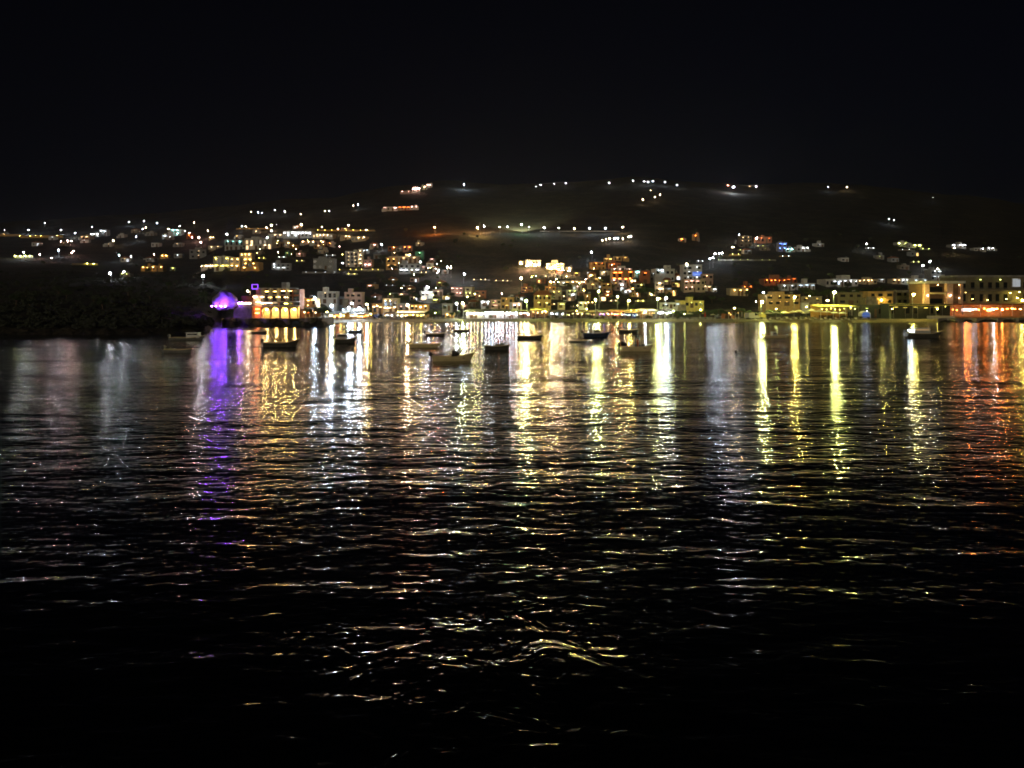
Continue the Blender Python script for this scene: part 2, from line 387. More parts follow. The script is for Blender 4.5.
fl(599, 291, 'lime', 'higher of two greenish yellow lamps beside the stepped houses', 1.7, r=.26, dmin=262)
fl(595.5, 299.5, 'lime', 'lower of two greenish yellow lamps beside the stepped houses', 1.7, r=.26)
fl(617.5, 296.5, 'lime', 'small greenish yellow street lamp left of its brighter neighbour', 1.0, dmin=250)
fl(628, 300.5, 'yellow', 'yellow street lamp above the lit green bank in the town centre', 1.8, r=.24)
fl(657.5, 298.5, 'lime', 'greenish yellow street lamp left of a white one', 1.9, r=.25)
fl(665.5, 297.7, 'white', 'white street lamp right of a greenish yellow one', 1.6, r=.22)
fl(457.5, 303.5, 'white', 'white street lamp left end of the white taverna row', 1.4)
fl(463.3, 303, 'lime', 'pale yellow street lamp left end of the white taverna row', 1.7, r=.25)
fl(409, 305, 'warm', 'warm street lamp above the small orange taverna', 2.2, r=.24)
fl(368, 304, 'warm', 'warm yellow street lamp right of the white floodlit yard', 1.3)
fl(353.5, 303, 'cool', 'highest white floodlight over the yard behind the beach', .9)
fl(349, 307.5, 'cool', 'left white floodlight low over the yard behind the beach', .9, r=.24)
fl(360, 308, 'cool', 'right white floodlight low over the yard behind the beach', 1.1, r=.26)
fl(333, 305.5, 'cool', 'white street lamp above the parked silver car', 2.0, r=.26)
fl(316, 298, 'cool', 'bluish white street lamp behind the amber lit trees', 1.3, r=.2)
fl(762, 292.5, 'cool', 'small bluish lamp on a tall mast behind the bright yellow green lamp', .35, r=.2, dmin=262)
fl(250, 291, 'warm', 'bright warm lamp beside the purple lit terrace of the hotel', 1.1, r=.18, dmin=197)
fl(644, 311.5, 'white', 'small white lamp under the canopy edge in the town centre', .35, r=.18)
fl(700, 310, 'lime', 'dim greenish lamp among the dark tamarisk trees', .4, r=.14, dmin=244)
fl(880, 300, 'yellow', 'amber lamp behind the long dark windowed house', .5, r=.2, dmin=262)
fl(733, 308, 'sodium', 'amber lamp among trees near the twin lamp', .35, r=.16, dmin=246)
for i, (x, y, c, s) in enumerate([(378,306,'warm',.35),(388,308,'warm',.5),(398,312,'yellow',.5),(420,307,'yellow',.5),(436,313,'lime',.35),(544,311,'yellow',.5),(576,311,'yellow',.3),(586,309,'yellow',.5),
                                  (673,311,'lime',.4),(684,314,'lime',.25),(776,309,'lime',.6),(806,307,'yellow',.6),(850,307,'yellow',.6),(890,309,'yellow',.35),(936,309,'yellow',.5),(342,314,'yellow',.4),(357,315,'sodium',.5),(371,314,'yellow',.5),(327,312,'sodium',.4)]):
    fl(x, y, c, 'low %s lamp on the promenade edge%s' % (CW[c], ordw(i, 19)), s*.3, r=.13, dmin=d0(x)+11.5)
# ------------------------------------------------------------------ buildings
WF = {}
def wlamp(parent, c, s, r, x, y, z, st=1.0):
    o = link('wall_lamp', bulbmesh(c, round(s*.55/max(1, st*.55), 0), r), parent, (x, y, z))
    if st != 1: o.scale = (st, 1, .6)
    return o
_bm = {}
def boxmesh(key, name, mat, *b):
    k = (key, mat.name, tuple(round(q, 2) for q in b))
    if k not in _bm: _bm[k] = MB().box(*b).mesh(name, mat)
    return _bm[k]
def building(x0, x1, yt, yb, st, bays, wall, label, lc=None, ln=0, ls=120, lr=.14, lit=0.0, litc='warm', lits=3.0, balc=0, rot=None, depth=None, roof='flat',
             group=None, floors=None, dmin=None, cat='house', name='house', wins=None, porch=None, D=None, arch=False, noroof=False, lh=.82, lout=.8):
    xc = (x0+x1)/2
    if D is None:
        if dmin is None and xc < 250 and yb < 277: dmin = d0(xc)+126
        D = solve(xc, yb, 0, dmin)
    z0 = CAMZ-(yb-HZ)*D/F; X = (xc-512)*D/F; w = (x1-x0)*D/F; H = (yb-yt)*D/F
    rz = R.uniform(-.25,.25) if rot is None else rot
    dp = depth or min(11, max(4.5, w*.7))
    t = empty(name, (X, D, z0), rz, label, cat, group)
    wm = M[wall]
    b = MB().box(-w/2, w/2, 0, dp, -4, H)
    wallo = b.build('wall', wm, t)
    if roof == 'flat':
        r = MB(); o = .12; k = max(.15, .06*H)
        r.box(-w/2-o, w/2+o, -o, .15, H-.02, H+k); r.box(-w/2-o, w/2+o, dp-.15, dp+o, H-.02, H+k)
        r.box(-w/2-o, -w/2+.15, .15, dp-.15, H-.02, H+k); r.box(w/2-.15, w/2+o, .15, dp-.15, H-.02, H+k)
        r.box(-w/2+.15, w/2-.15, .15, dp-.15, H+.004, H+.06)
        r.build('roof', wm, t)
    elif roof == 'tiled':
        r = MB(); hh = min(1.6, .28*H+.4); n = 0
        r.v = [(-w/2-.4,-.5,H),(w/2+.4,-.5,H),(w/2+.4,dp+.5,H),(-w/2-.4,dp+.5,H),(-w/2+w*.2,dp/2,H+hh),(w/2-w*.2,dp/2,H+hh)]
        r.f = [(0,3,2,1),(0,1,5,4),(1,2,5),(2,3,4,5),(3,0,4)]
        ro = r.build('roof', M['terracotta'], t)
        MB().box(-w*.18-.25,-w*.18+.25,dp/2+.2,dp/2+.7,H+hh*.4,H+hh+.5).build('chimney', wm, ro)
    sh = H/st; bw = w/bays
    for s_ in range(st):
        for i in range(bays):
            if bays > 2 and R.random() < .16 and wins is None: continue
            cx = -w/2+bw*(i+.5)+R.uniform(-.12,.12)*bw; ww = min(1.7, bw*R.uniform(.32,.62)); zz = s_*sh
            door = (s_ == 0 and i == bays//2) or balc
            a, c_ = (zz+.05, zz+sh*.72) if door else (zz+sh*.32, zz+sh*.74)
            L_ = R.random() < lit
            if wins is not None: L_ = (s_, i) in wins
            nm = 'door' if (door and s_ == 0) else 'window'
            pm = E(litc, lits*R.uniform(.4,1.3)) if L_ else M['glass']
            if nm == 'door' and not L_: pm = M['wood']
            if D < 330 or w > 14:
                fr = link(nm, boxmesh('wf', 'frame', M['dark'] if wall == 'white' and R.random() < .3 else M['wood'], -ww/2-.1, ww/2+.1, -.05, .02, 0, c_-a+.1), t, (cx, 0, a))
                link('pane' if nm == 'window' else 'door_panel', boxmesh('wp', 'pane', pm, -ww/2, ww/2, -.08, -.053, .05, c_-a), fr)
            else:
                link(nm, boxmesh('wq', 'window', pm, -ww/2, ww/2, -.06, .02, 0, c_-a), t, (cx, 0, a))
    if roof == 'flat' and w > 5 and R.random() < .6 and cat not in ('hotel','terrace'):
        hx0 = R.uniform(-w*.4, w*.1); hw = w*R.uniform(.2,.38); hh2 = H+R.uniform(1.2,2.4)
        MB().box(hx0, hx0+hw, dp*.25, dp*.8, H, hh2).build('roof_hut', wm, t)
    if roof == 'flat' and R.random() < .35:
        sx_ = R.uniform(0, w*.3); q = MB(); q.box(sx_, sx_+1.1, .6, 1.0, H+.7, H+1.1); q.prism([(sx_, H+.1),(sx_+1.1, H+.1),(sx_+1.1, H+.2),(sx_, H+.2)], .2, .9); q.box(sx_+.1,sx_+.15,.7,.75,H,H+.7); q.box(sx_+.95,sx_+1.0,.7,.75,H,H+.7)
        q.build('water_heater', M['metal'], t)
    if w > 5.5 and R.random() < .45 and not balc and cat == 'house':
        aw = w*R.uniform(.25,.42); sd = R.choice((-1,1)); ax = sd*(w/2-aw*.3); ah = H*R.uniform(.45,.72)
        MB().box(ax-aw/2, ax+aw/2, -R.uniform(1.2,2.2), -.004, -3, ah).build('annex', M[R.choice([wall, wall, 'white', 'stone'])], t)
    if balc:
        for s_ in range(1, st+ (1 if balc > 1 else 0)):
            zz = s_*sh; bo = MB().box(-w/2, w/2, -1.35, -.003, zz-.2, zz).build('balcony', wm, t)
            if s_ < st:
                g = MB(); g.box(-w/2, w/2, -1.34, -1.28, zz+.88, zz+.95); nb = max(4, int(w/.5))
                for q in range(nb+1):
                    gx = -w/2+.03+(w-.06)*q/nb; g.box(gx-.015, gx+.015, -1.325, -1.295, zz, zz+.88)
                g.build('railing', M['metal'], bo)
                for q in range(bays+1):
                    gx = -w/2+w*q/bays; gx = min(w/2-.1, max(-w/2+.1, gx))
                    link('balcony_divider', boxmesh('bd', 'balcony_divider', wm, -.1, .1, -1.25, -.004, 0, sh-.2), bo, (gx, 0, zz))
    if lc:
        for s_ in (floors if floors is not None else range(st)):
            n = ln; stt = R.choice((1, 3, 5, 7)) if w/n > 2.2 else R.choice((1, 2.5, 4))
            for i in range(n):
                if n > 2 and R.random() < .22: continue
                s2 = stt if R.random() < .8 else 1
                s2 = max(1, min(s2, w/n*.42/lr))
                wlamp(t, lc, ls*R.uniform(.35, 1.5), lr, -w/2+w*(i+.5)/n + R.uniform(-.12,.12)*w/n, -lout*R.uniform(.5,1.1), s_*sh+sh*lh*R.uniform(.9,1.04), s2)
    if porch:
        pc, ps = porch; pw = w*.9
        p = MB().box(-pw/2, pw/2, -3.0, -.004, sh*.86, sh*.92).build('porch_roof', M['concrete'], t)
        q = MB(); [q.box(a-.07, a+.07, -2.95, -2.8, -2, sh*.86) for a in (-pw/2+.1, 0, pw/2-.1)]; q.build('porch_post', M['concrete'], p)
        for a in (-.3, .3): wlamp(t, pc, ps, .12, a*w, -1.5, sh*.75)
    t['_'] = 0; del t['_']
    return t, w, H, D

# --- hotel on the waterfront quay with arcade (4 storeys)
def arcade_hotel():
    D = d0(275)+7.5; sc_ = D/F; X = (275.5-512)*sc_; z0 = CAMZ-(318.5-HZ)*sc_
    px = lambda x: (x-275.5)*sc_
    pz = lambda y: (318.5-y)*sc_
    t = empty('hotel', (X, D, z0), 0, 'large waterfront hotel with four glowing arches and open balconied floors', 'hotel')
    x0, x1 = px(254), px(298)
    MB().box(x0, x1, 1.6, 6, -3, pz(289)).build('wall', M['terracotta'], t)
    MB().box(x0, x1, 1.2, 1.58, -1, pz(306.6)).build('ground_floor_wall', M['cream'], t)
    # arcade front with real arched openings
    ar = MB(); xs_ = [px(a) for a in (262, 272, 281, 290.5, 299)]
    zt = pz(306.5)
    for i in range(4):
        a, b = xs_[i]+.14, xs_[i+1]-.14; c = (a+b)/2; r = (b-a)/2*.9; zs = zt-.2-r
        pts = [(xs_[i], -1), (a+.1, -1)] + [(c - r*cos(q*pi/10), max(.2, zs) + r*sin(q*pi/10)) for q in range(11)] + [(b-.1, -1), (xs_[i+1], -1), (xs_[i+1], zt), (xs_[i], zt)]
        ar.prism(pts, -.9, -.6)
    ar.build('arcade', M['ochre'], t)
    for i in range(4):
        wlamp(t, 'sodium', 1100, .17, (xs_[i]+xs_[i+1])/2, -.1, zt-.75)
    for k, (yy, a, b) in enumerate(((306.2, 253, 299), (302, 262, 298), (295.3, 258, 289), (288.6, 254, 297))):
        s = MB().box(px(a), px(b), -1.2, 1.59, pz(yy), pz(yy)+.16).build('balcony', M['white'], t)
        if k < 3:
            g = MB(); g.box(px(a), px(b), -1.19, -1.14, pz(yy)+.85, pz(yy)+.9)
            n = 34
            for q in range(n+1): gx = lerp(px(a)+.03, px(b)-.03, q/n); g.box(gx-.012, gx+.012, -1.18, -1.15, pz(yy)+.16, pz(yy)+.85)
            g.build('railing', M['metal'], s)
    pieces('pillar', M['white'], t, [(px(xx)-.12, px(xx)+.12, -1.1, 1.59, pz(302)+.17, pz(288.6)) for xx in (262.5, 270.5, 278.5, 287.5)])
    for xx, yy, c, s in ((268,291.5,'sodium',55),(276,291.5,'sodium',35),(284,291,'sodium',80),(291,291,'sodium',40),(263,297,'warm',75),(271,297.5,'sodium',35),(279,297,'sodium',70),(287,297.3,'warm',55),(264,303,'warm',260),(268,303,'warm',260),(271,303,'warm',160),(287,303.5,'yellow',90),(256,297,'warm',170),(259,302,'warm',150),(258,313,'orange',190),(258.5,309,'orange',120)):
        wlamp(t, c, s*2.4, .11, px(xx), -.75, pz(yy), 5)
    for s_ in range(3):
        for i in range(5):
            zz = (pz(301), pz(294.6), pz(307))[s_]
            fr = link('window', boxmesh('hw', 'frame', M['wood'], -.75, .75, -.05, .02, 0, 1.25), t, (px(266.5+i*7.0), 1.56, zz))
            link('pane', boxmesh('hp', 'pane', M['glass'], -.68, .68, -.08, -.053, .06, 1.2), fr)
    MB().box(px(253.5), px(262), -.3, 4, -3, pz(295)).build('stair_tower', M['pink'], t)
    tr = MB().box(px(235), px(253.4), -1, 5, -3, pz(305.5)).build('terrace', M['wallstone'], t)
    g = MB(); g.box(px(235), px(253), -1, -.9, pz(305.5)+.2, pz(305.5)+.9); g.build('parapet', M['white'], tr)
    for xx, c, s in ((241,'purple',4000),(236.5,'purple',9000),(232,'purple',1900),(228,'purple',1800),(223,'purple',1700),(219,'purple',900),(240.5,'pink',130),(244,'warm',210),(247.5,'warm',200),(251,'warm',210),(248,'pink',60)):
        wlamp(t, c, s, .12, px(xx), -1.35 if xx > 235 else -4.6, pz(303.2 if xx > 235 else 306))  # violet bulbs left of the terrace are added to strengthen the water streak
    MB().box(px(238), px(262), 2.5, 6, pz(305.5), pz(296)).build('side_wing', M['terracotta'], t)
    fr = MB(); a, b, c, d_ = px(253.2), px(259.2), pz(289.2), pz(284.4); k = .1
    fr.box(a, b, -1.0, -.9, c, c+k); fr.box(a, b, -1.0, -.9, d_-k, d_); fr.box(a, a+k, -1.0, -.9, c+k, d_-k); fr.box(b-k, b, -1.0, -.9, c+k, d_-k)
    fr.build('neon_frame', E('purple', 4.5), t)
    MB().box(px(278), px(283), 3, 6, pz(289), pz(282)).build('roof_hut', M['grey'], t)
arcade_hotel()

# --- purple floodlit rock beside the hotel
def outcrop():
    D = d0(225)+7; X = (225-512)*D/F; z0 = CAMZ-(305.5-HZ)*D/F
    m = MB(); m.sm = True; m.ball(0, 0, 0, 2.7, 26, 16, .9)
    o = []
    for x, y, z in m.v:
        n = 1 + .10*sin(x*1.9+z*1.3) + .07*sin(y*3.1+x*2.3) + .04*sin(z*6+x*5)
        o.append((x*n*(1.15-.06*z) + .1, y*n*.8, z*n*1.0 + 1.5))
    m.v = o
    tag(link('rock_outcrop', m.mesh('rock_outcrop', M['rock']), None, (X, D, z0-.2)), 'rounded rock face floodlit violet beside the waterfront hotel', 'rock')
    for i, (dx, dz, p) in enumerate(((.6, 3.9, 3200), (3.4, 2.2, 2600))):
        f_ = empty('floodlight', (X+dx, D-5.2, z0+.4 if i == 0 else z0+.6), 0, ['violet floodlight below the rounded rock face','violet floodlight between the rock face and the hotel terrace'][i], 'floodlight')
        MB().box(-.2,.2,-.1,.1,-.1,.2).build('housing', M['metal'], f_)
        l = MB().box(-.15,.15,.1,.13,-.05,.15).build('lens', E('purple', 40), f_)
        L_ = bpy.data.lights.new('floodlight_beam', 'SPOT'); L_.energy = p*1.5; L_.color = (.15,.03,1.0); L_.spot_size = radians(70); L_.spot_blend = .7; L_.shadow_soft_size = .15
        lo = link('floodlight_beam', L_, f_, (0, .2, .1)); tv = mathutils.Vector((-dx*.8, 5.0, 1.9 if i == 0 else 1.0)); lo.rotation_euler = (-tv).to_track_quat('Z', 'Y').to_euler()
import mathutils
outcrop()

# --- right hand waterfront block: long two floor building above an orange taverna
def right_block():
    D = d0(990)+9; sc_ = D/F; xc = 1000; X = (xc-512)*sc_; yb = 318.5; z0 = CAMZ-(yb-HZ)*sc_
    px = lambda x: (x-xc)*sc_
    pz = lambda y: (yb-y)*sc_
    t = empty('apartment_block', (X, D, z0), 0, 'long olive grey two floor block above an orange lit seafront taverna', 'building')
    MB().box(px(962), px(1075), 2.2, 12, pz(304.5), pz(277)).build('wall', M['olivewall'], t)
    MB().box(px(961.5), px(1076), 1.9, 12.2, pz(277)+.003, pz(275)).build('roof', M['concrete'], t)
    MB().box(px(950), px(1076), -.2, 12, pz(304.6), pz(303.6)).build('awning', M['terracotta'], t)
    for yy in (290.5,):
        s = MB().box(px(962), px(1075), .9, 2.195, pz(yy), pz(yy)+.14).build('balcony', M['concrete'], t)
        g = MB(); g.box(px(962), px(1075), .9, .94, pz(yy)+.8, pz(yy)+.86)
        for q in range(81): gx = lerp(px(962.2), px(1074.8), q/80); g.box(gx-.012, gx+.012, .905, .935, pz(yy)+.14, pz(yy)+.8)
        g.build('railing', M['metal'], s)
    for s_, (ya, yb_) in enumerate(((288.6, 282), (301.5, 294))):
        for i, xx in enumerate((968, 977, 986, 994.5, 1002, 1010, 1030, 1040, 1050, 1062)):
            fr = link('window', boxmesh('rw', 'frame', M['wood'], -.62, .62, -.05, .02, 0, pz(yb_)-pz(ya)), t, (px(xx), 2.2, pz(ya)))
            link('pane', boxmesh('rp', 'pane', M['glass'], -.55, .55, -.08, -.053, .06, pz(yb_)-pz(ya)-.06), fr)
    wi = MB().box(px(1016.5), px(1025), 2.12, 2.19, pz(287), pz(278)).build('window', M['white'], t)
    pieces('pane', E('white', .32), wi, [(px(u)+.05, px(u+2.6), 2.08, 2.117, pz(286.6), pz(v)) for u, v in ((1017.2, 278.6), (1019.9, 278.6), (1022.4, 279.4))])
    [wlamp(t, c_, s_, .12, px(xx), 1.2, pz(yy), 2) for xx, yy, c_, s_ in ((1013,293,'yellow',150),(1020,298,'yellow',240),(1009,299,'yellow',120),(975,299,'sodium',60),(990,300,'sodium',80),(983,279.5,'lime',26),(1003,279.5,'lime',30),(968,292.5,'sodium',24),(1022,292,'yellow',160))]
    # taverna level
    MB().box(px(952), px(1075), 7, 7.3, -.5, pz(305.2)).build('back_wall', M['ochre'], t)
    pieces('post', M['white'], t, [(px(xx)-.07, px(xx)+.07, .2, .35, -.5, pz(303.7)) for xx in (953, 963, 981, 1001.5, 1013, 1024, 1036, 1050)])
    MB().box(px(952), px(1075), .1, .2, -.3, .75).build('low_wall', M['ochre'], t)
    for xx, c, s in ((956,'orange',300),(960,'orange',250),(966.5,'orange',260),(969,'orange',210),(972,'orange',240),(975,'white',240),(978,'white',230),(982,'orange',300),(986,'orange',500),(989.5,'orange',420),(994,'warm',260),(997,'white',250),(1000,'orange',200),(1005,'orange',420),(1009,'orange',420),(1014,'sodium',380),(1019,'orange',420),(1024,'sodium',300),(1030,'orange',300),(1040,'orange',300)):
        wlamp(t, c, s*(4.5 if xx in (966.5,969,972,1000,1005,997) or c == 'orange' and (964 < xx < 976 or 996 < xx < 1008) else .5), .13, px(xx), .9+R.uniform(-.3,1.2), pz(309.3)+R.uniform(-.3,.3), R.choice((1,1,3)))
    MB().box(px(968), px(978), 3.2, 3.3, pz(311.5), pz(308.6)).build('lit_menu_board', E('white', 1.5), t)
    MB().box(px(994), px(998.5), 3.2, 3.3, pz(311.8), pz(308.6)).build('lit_menu_board', E('warm', 1.5), t)
    # white framed annex on the left
    a = empty('house', ((943-512)*(D-.5)/F, D-.5, z0), 0, 'house with glowing orange framed front around a dark opening', 'house')
    k = (D-.5)/F; qx = lambda x: (x-943)*k
    MB().box(qx(924.5), qx(962), 1.2, 9, pz(305), pz(283.5)).build('wall', M['wood'], a)
    MB().box(qx(923), qx(964.5), -.6, 9.2, pz(283.4), pz(281)).build('roof', M['white'], a)
    pieces('pillar', M['pink'], a, [(qx(u), qx(v), -.3, 1.19, pz(304), pz(283.6)) for u, v in ((924.5, 929), (946.5, 952.5), (960.5, 962.5))])
    MB().box(qx(929.6), qx(945.9), -.2, 1.19, pz(294), pz(292.6)).build('balcony', M['cream'], a)
    for yy, xs2 in ((292.3, (930.5, 945)), (304, (930.5, 945))):
        fr = MB().box(qx(xs2[0]), qx(xs2[1]), 1.13, 1.19, pz(yy)+.1, pz(yy)+1.75).build('window', M['wood'], a)
        MB().box(qx(xs2[0]+.4), qx(xs2[1]-.4), 1.1, 1.127, pz(yy)+.18, pz(yy)+1.68).build('pane', M['glass'], fr)
    wlamp(a, 'warm', 200, .11, qx(926.5), -.75, pz(295.5)); wlamp(a, 'warm', 260, .12, qx(949), -.75, pz(295.5)); wlamp(a, 'sodium', 160, .1, qx(937), -.5, pz(284.8)); wlamp(a, 'sodium', 130, .1, qx(958), -.5, pz(284.8)); wlamp(a,'warm',90,.1, qx(960),.5,pz(298))
    # flat awning building left of it (long low terrace)
    b, w_, H_, D_ = building(889, 950, 304.5, 318, 1, 8, 'glaze', 'long low seafront terrace with dark glazing under a thin yellow awning', lc='yellow', ln=6, ls=26, lr=.1, rot=0, depth=5, D=D, cat='terrace', name='seafront_terrace', lout=1.0)
    MB().box(-w_/2, w_/2, -2.6, -.13, H_-.35, H_-.15).build('awning', M['yellowcanvas'], b)
    pieces('post', M['metal'], b, [(u*w_-.05, u*w_+.05, -2.5, -2.4, 0, H_-.35) for u in (-.49,-.3,-.1,.1,.3,.49)])
    lw = MB().box(qx(919), qx(946), -4.6, -4.3, -.4, pz(315.4)); tag(link('low_wall', lw.mesh('low_wall', M['canvas']), None, ((943-512)*k, D-.5, z0)), 'low pale yellow lit wall in front of the awning terrace', 'wall')
right_block()

# --- the main buildings, each by its place in the photograph
B = building
B(214,230,257,271,2,2,'white','yellow lit left block of the amber hotel on the left slope','yellow',3,230,.14,balc=1,rot=0,cat='hotel',name='hotel')
B(230,240,258,271,2,2,'cream','narrow amber lit middle block of the amber hotel on the left slope','sodium',2,230,.14,rot=0,cat='hotel',name='hotel')
B(239.5,252,253.5,263,2,2,'cream','raised amber block at the top of the amber hotel','sodium',3,190,.14,rot=0,cat='hotel',name='hotel')
B(241,259,262.5,271,2,3,'ochre','lower right wing of the amber hotel with dark balcony bands','sodium',2,150,.13,balc=1,rot=0,cat='hotel',name='hotel')
B(201,214,265,269.5,1,4,'white','long low glowing terrace building left of the amber hotel','warm',6,300,.15,rot=0,cat='terrace',name='terrace_building')
B(225,243,240.5,250,2,4,'white','cyan and white lit block left of the long terraces','cyan',3,130,.15,floors=(1,),balc=1,rot=.1,name='apartment_block',cat='building')
B(245,272,239,249.5,2,6,'white','two floor warm white lit apartment block right of the cyan block','warm',6,230,.15,floors=(0,),balc=1,rot=0,name='apartment_block',cat='building',lit=.3)
B(272,290,242,248,1,5,'cream','low warm lit row beside the two floor warm white block','warm',5,170,.14,rot=0,name='row_house')
B(268,283,234,238.5,1,5,'white','dim warm left end house of the long white lit terrace','warm',3,120,.14,rot=0,name='row_house')
B(283,312,231.5,238.5,1,8,'white','brightest middle part of the long white lit terrace','white',8,330,.17,rot=0,name='row_house',lit=.4,litc='white')
B(312,333,234,238.5,1,6,'white','right part of the long white lit terrace','warm',6,280,.16,rot=-.05,name='row_house',lit=.4)
B(341,351,235.5,240,1,3,'cream','left end house of the short warm terrace above the balcony block','warm',3,210,.15,rot=0,name='row_house')
B(351,366,236.5,242,1,4,'cream','right house of the short warm terrace above the balcony block','warm',3,210,.15,rot=-.1,name='row_house')
B(301,311,241,245,1,3,'pink','left orange lit cottage under the long white terrace','warm',2,230,.15,name='cottage')
B(311,325,241,245.5,1,4,'pink','right orange lit cottage under the long white terrace','warm',3,230,.15,name='cottage')
B(345.5,358.5,252,267,4,3,'white','white four floor block with three rows of dark balcony openings','warm',2,46,.12,balc=1,rot=0,name='apartment_block',cat='building',floors=(0,1,2,3))
B(358.6,362.5,250,267,4,1,'white','tall cream stair tower right of the white four floor block','warm',1,130,.12,rot=0,name='tower',cat='tower',floors=(0,1,2,3))
B(363.5,372,260,267.5,2,2,'pink','pink lit annex right of the cream stair tower','pink',2,200,.14,floors=(0,))
B(313,333,259,269.5,2,4,'grey','dim grey unfinished two floor building left of the four floor block')
B(389,418,256.5,263,1,6,'cream','wide warm house with long lit upper terrace below the red roofs','warm',3,70,.14,rot=0,balc=2)
B(399,420,264,273.5,2,4,'grey','grey house with glowing white ground floor shop left of centre','white',4,170,.14,floors=(0,),rot=0,lit=.0)
B(386,397,258,270,2,2,'ochre','small amber lit house left of the glowing white shop','sodium',2,130,.13)
B(415,423.5,252,260.5,2,1,'green','small green lit building on the left village edge','green',1,55,.13,rot=0,floors=(1,))
B(362.5,368.5,249.5,254,1,1,'white','small hut with pale blue white glowing front','cool',2,90,.15,rot=0,name='hut')
B(403,412,246,252,1,2,'pink','reddish lit cottage below the lone white lamp','orange',2,150,.14,name='cottage')
B(388,398,246.5,251,1,2,'terracotta','brick red cottage on the left village crest','sodium',1,220,.15,name='cottage')
B(272,290,263.5,270.5,2,4,'grey','grey house with scattered white lights right of the amber hotel','white',4,95,.14,floors=(0,1))
B(451,463,287.5,296.5,2,3,'pink','pinkish two floor house dotted with small lights left of centre','pink',3,52,.12,floors=(0,1),rot=0,name='guest_house')
B(464.5,472,287.5,296.5,2,1,'cream','pale narrow house lit from below right of the pinkish house','lime',2,45,.12,floors=(0,))
B(475,486,291,299,2,2,'terracotta','dark reddish house with one glowing doorway left of centre','warm',1,90,.12,floors=(0,))
B(481,490,301,306.5,1,1,'white','small white lit shed above the bright taverna row','white',2,190,.13,rot=0,name='shed',cat='shed',D=272)
B(491,501,300,309,2,2,'pink','dim pinkish house behind the bright taverna row','pink',1,30,.12,D=262)
B(501,513,298,310,2,3,'ochre','brownish two floor house behind the bright taverna row','sodium',1,22,.12,D=262)
B(512,522,303,311,1,2,'white','pinkish white lit house at right end of the taverna row','pink',2,110,.12,D=256)
B(318,337,292,303.5,2,4,'white','dim white two floor house behind the silver car','warm',1,13,.12,D=262,floors=(1,),rot=.05,balc=1)
B(337,344,297,305,1,1,'grey','small grey house between two taller waterfront houses',D=266,rot=0)
B(344.5,362,293,309,3,3,'pink','pinkish grey three floor house behind the white floodlights','warm',1,10,.12,D=262,floors=(2,),rot=0)
B(372,383,304,316,1,2,'ochre','small cream house right of the warm yellow lamp','warm',2,60,.12,D=258,rot=0)
B(383,398,299,313,2,3,'cream','cream two floor taverna house with lit upper terrace','warm',3,95,.12,D=256,rot=0,balc=1,floors=(0,1))
B(398,409,304,313,1,2,'grey','dim grey house left of the warm street lamp','pink',2,22,.12,D=256,rot=0)
B(421,433,291.5,299,1,3,'white','low pale house with jagged white lit terrace below the bright lamp','white',3,46,.12)
B(433,443,290,297,1,2,'pink','low reddish house right of the pale jagged terrace','warm',1,60,.12)
B(442,452,304,311,1,2,'grey','dark blue shadowed garage with a pale roof edge','cool',1,14,.1,D=258,rot=0,name='garage',cat='garage')
B(410,428,305,311.5,1,4,'ochre','orange glowing taverna room with long flat roof','sodium',4,80,.12,D=250,rot=0,name='taverna',cat='taverna')
B(445,454,313.5,319,1,2,'ochre','small warm lit bar beside the green hedge','warm',2,140,.12,D=238,rot=0,name='beach_bar',cat='bar')
B(534,551,295,308,2,4,'ochre','olive lit two floor house with green tinted roof canopy','lime',2,26,.12,D=262,rot=0,roof='tiled')
B(551,562,290.5,300,2,2,'cream','amber lit house with tiny terrace in the stepped quarter','sodium',2,55,.12,floors=(1,))
B(545,556,286.5,292,1,3,'terracotta','low red walled house above the stepped quarter','sodium',1,40,.12)
B(567,577,290,295,1,3,'white','flat pale house with two long lit bands in the stepped quarter','lime',2,60,.12,rot=0)
B(558,565,303,308,1,1,'cream','tiny green yellow lit shed in the stepped quarter','lime',1,80,.12,D=266,rot=0,name='shed',cat='shed')
B(579,587,302,308,1,2,'white','pair of pale glowing white walls in the stepped quarter','warm',2,70,.12,D=264,rot=0)
B(585,590.5,294.5,301,1,1,'ochre','small ochre glowing house above the pale white walls','warm',1,75,.12,rot=0)
B(570,584,281,285,1,4,'cream','warm white lit row on top of the stepped quarter','warm',3,120,.13,rot=0,name='row_house')
B(587,598,283,289,1,3,'cream','dim cream house right of the warm white lit row','sodium',1,40,.12)
B(521,532,287,293,2,2,'terracotta','dim reddish house left of the green yellow lamp','sodium',1,20,.12)
B(526,541,260.5,266.5,2,5,'white','left of two blazing orange white villas on the dark hill','sodium',3,60,.2,rot=.1,name='villa',cat='villa',lit=.6,litc='warm',lits=4)
B(546,564,263.5,269.5,2,5,'white','right of two blazing orange white villas on the dark hill','sodium',4,90,.22,rot=-.15,name='villa',cat='villa',lit=.6,litc='warm',lits=4)
B(566,572,267.5,270.5,1,2,'white','small bright annex right of the two blazing villas','warm',1,140,.2,rot=0)
B(519,524,261.3,265,1,1,'white','gate house left of the two blazing villas','sodium',1,170,.22,rot=0,name='gate_house')
B(612,633,271,284,2,4,'ochre','orange lit two floor house with white glowing cornice','orange',4,190,.14,floors=(0,1),rot=0,balc=2)
B(612.5,632,268.5,271.5,1,3,'white','pale lit roof pavilion above the orange two floor house','pink',4,120,.12,rot=0,name='pavilion',cat='pavilion')
B(612,620,279,284,1,1,'white','small pink white glowing cafe below the orange two floor house','pink',2,150,.13,rot=0,name='cafe',cat='cafe')
B(602,612,283.5,292,2,2,'ochre','ochre house with two windows left of the glowing white doorway','sodium',1,60,.12,floors=(1,))
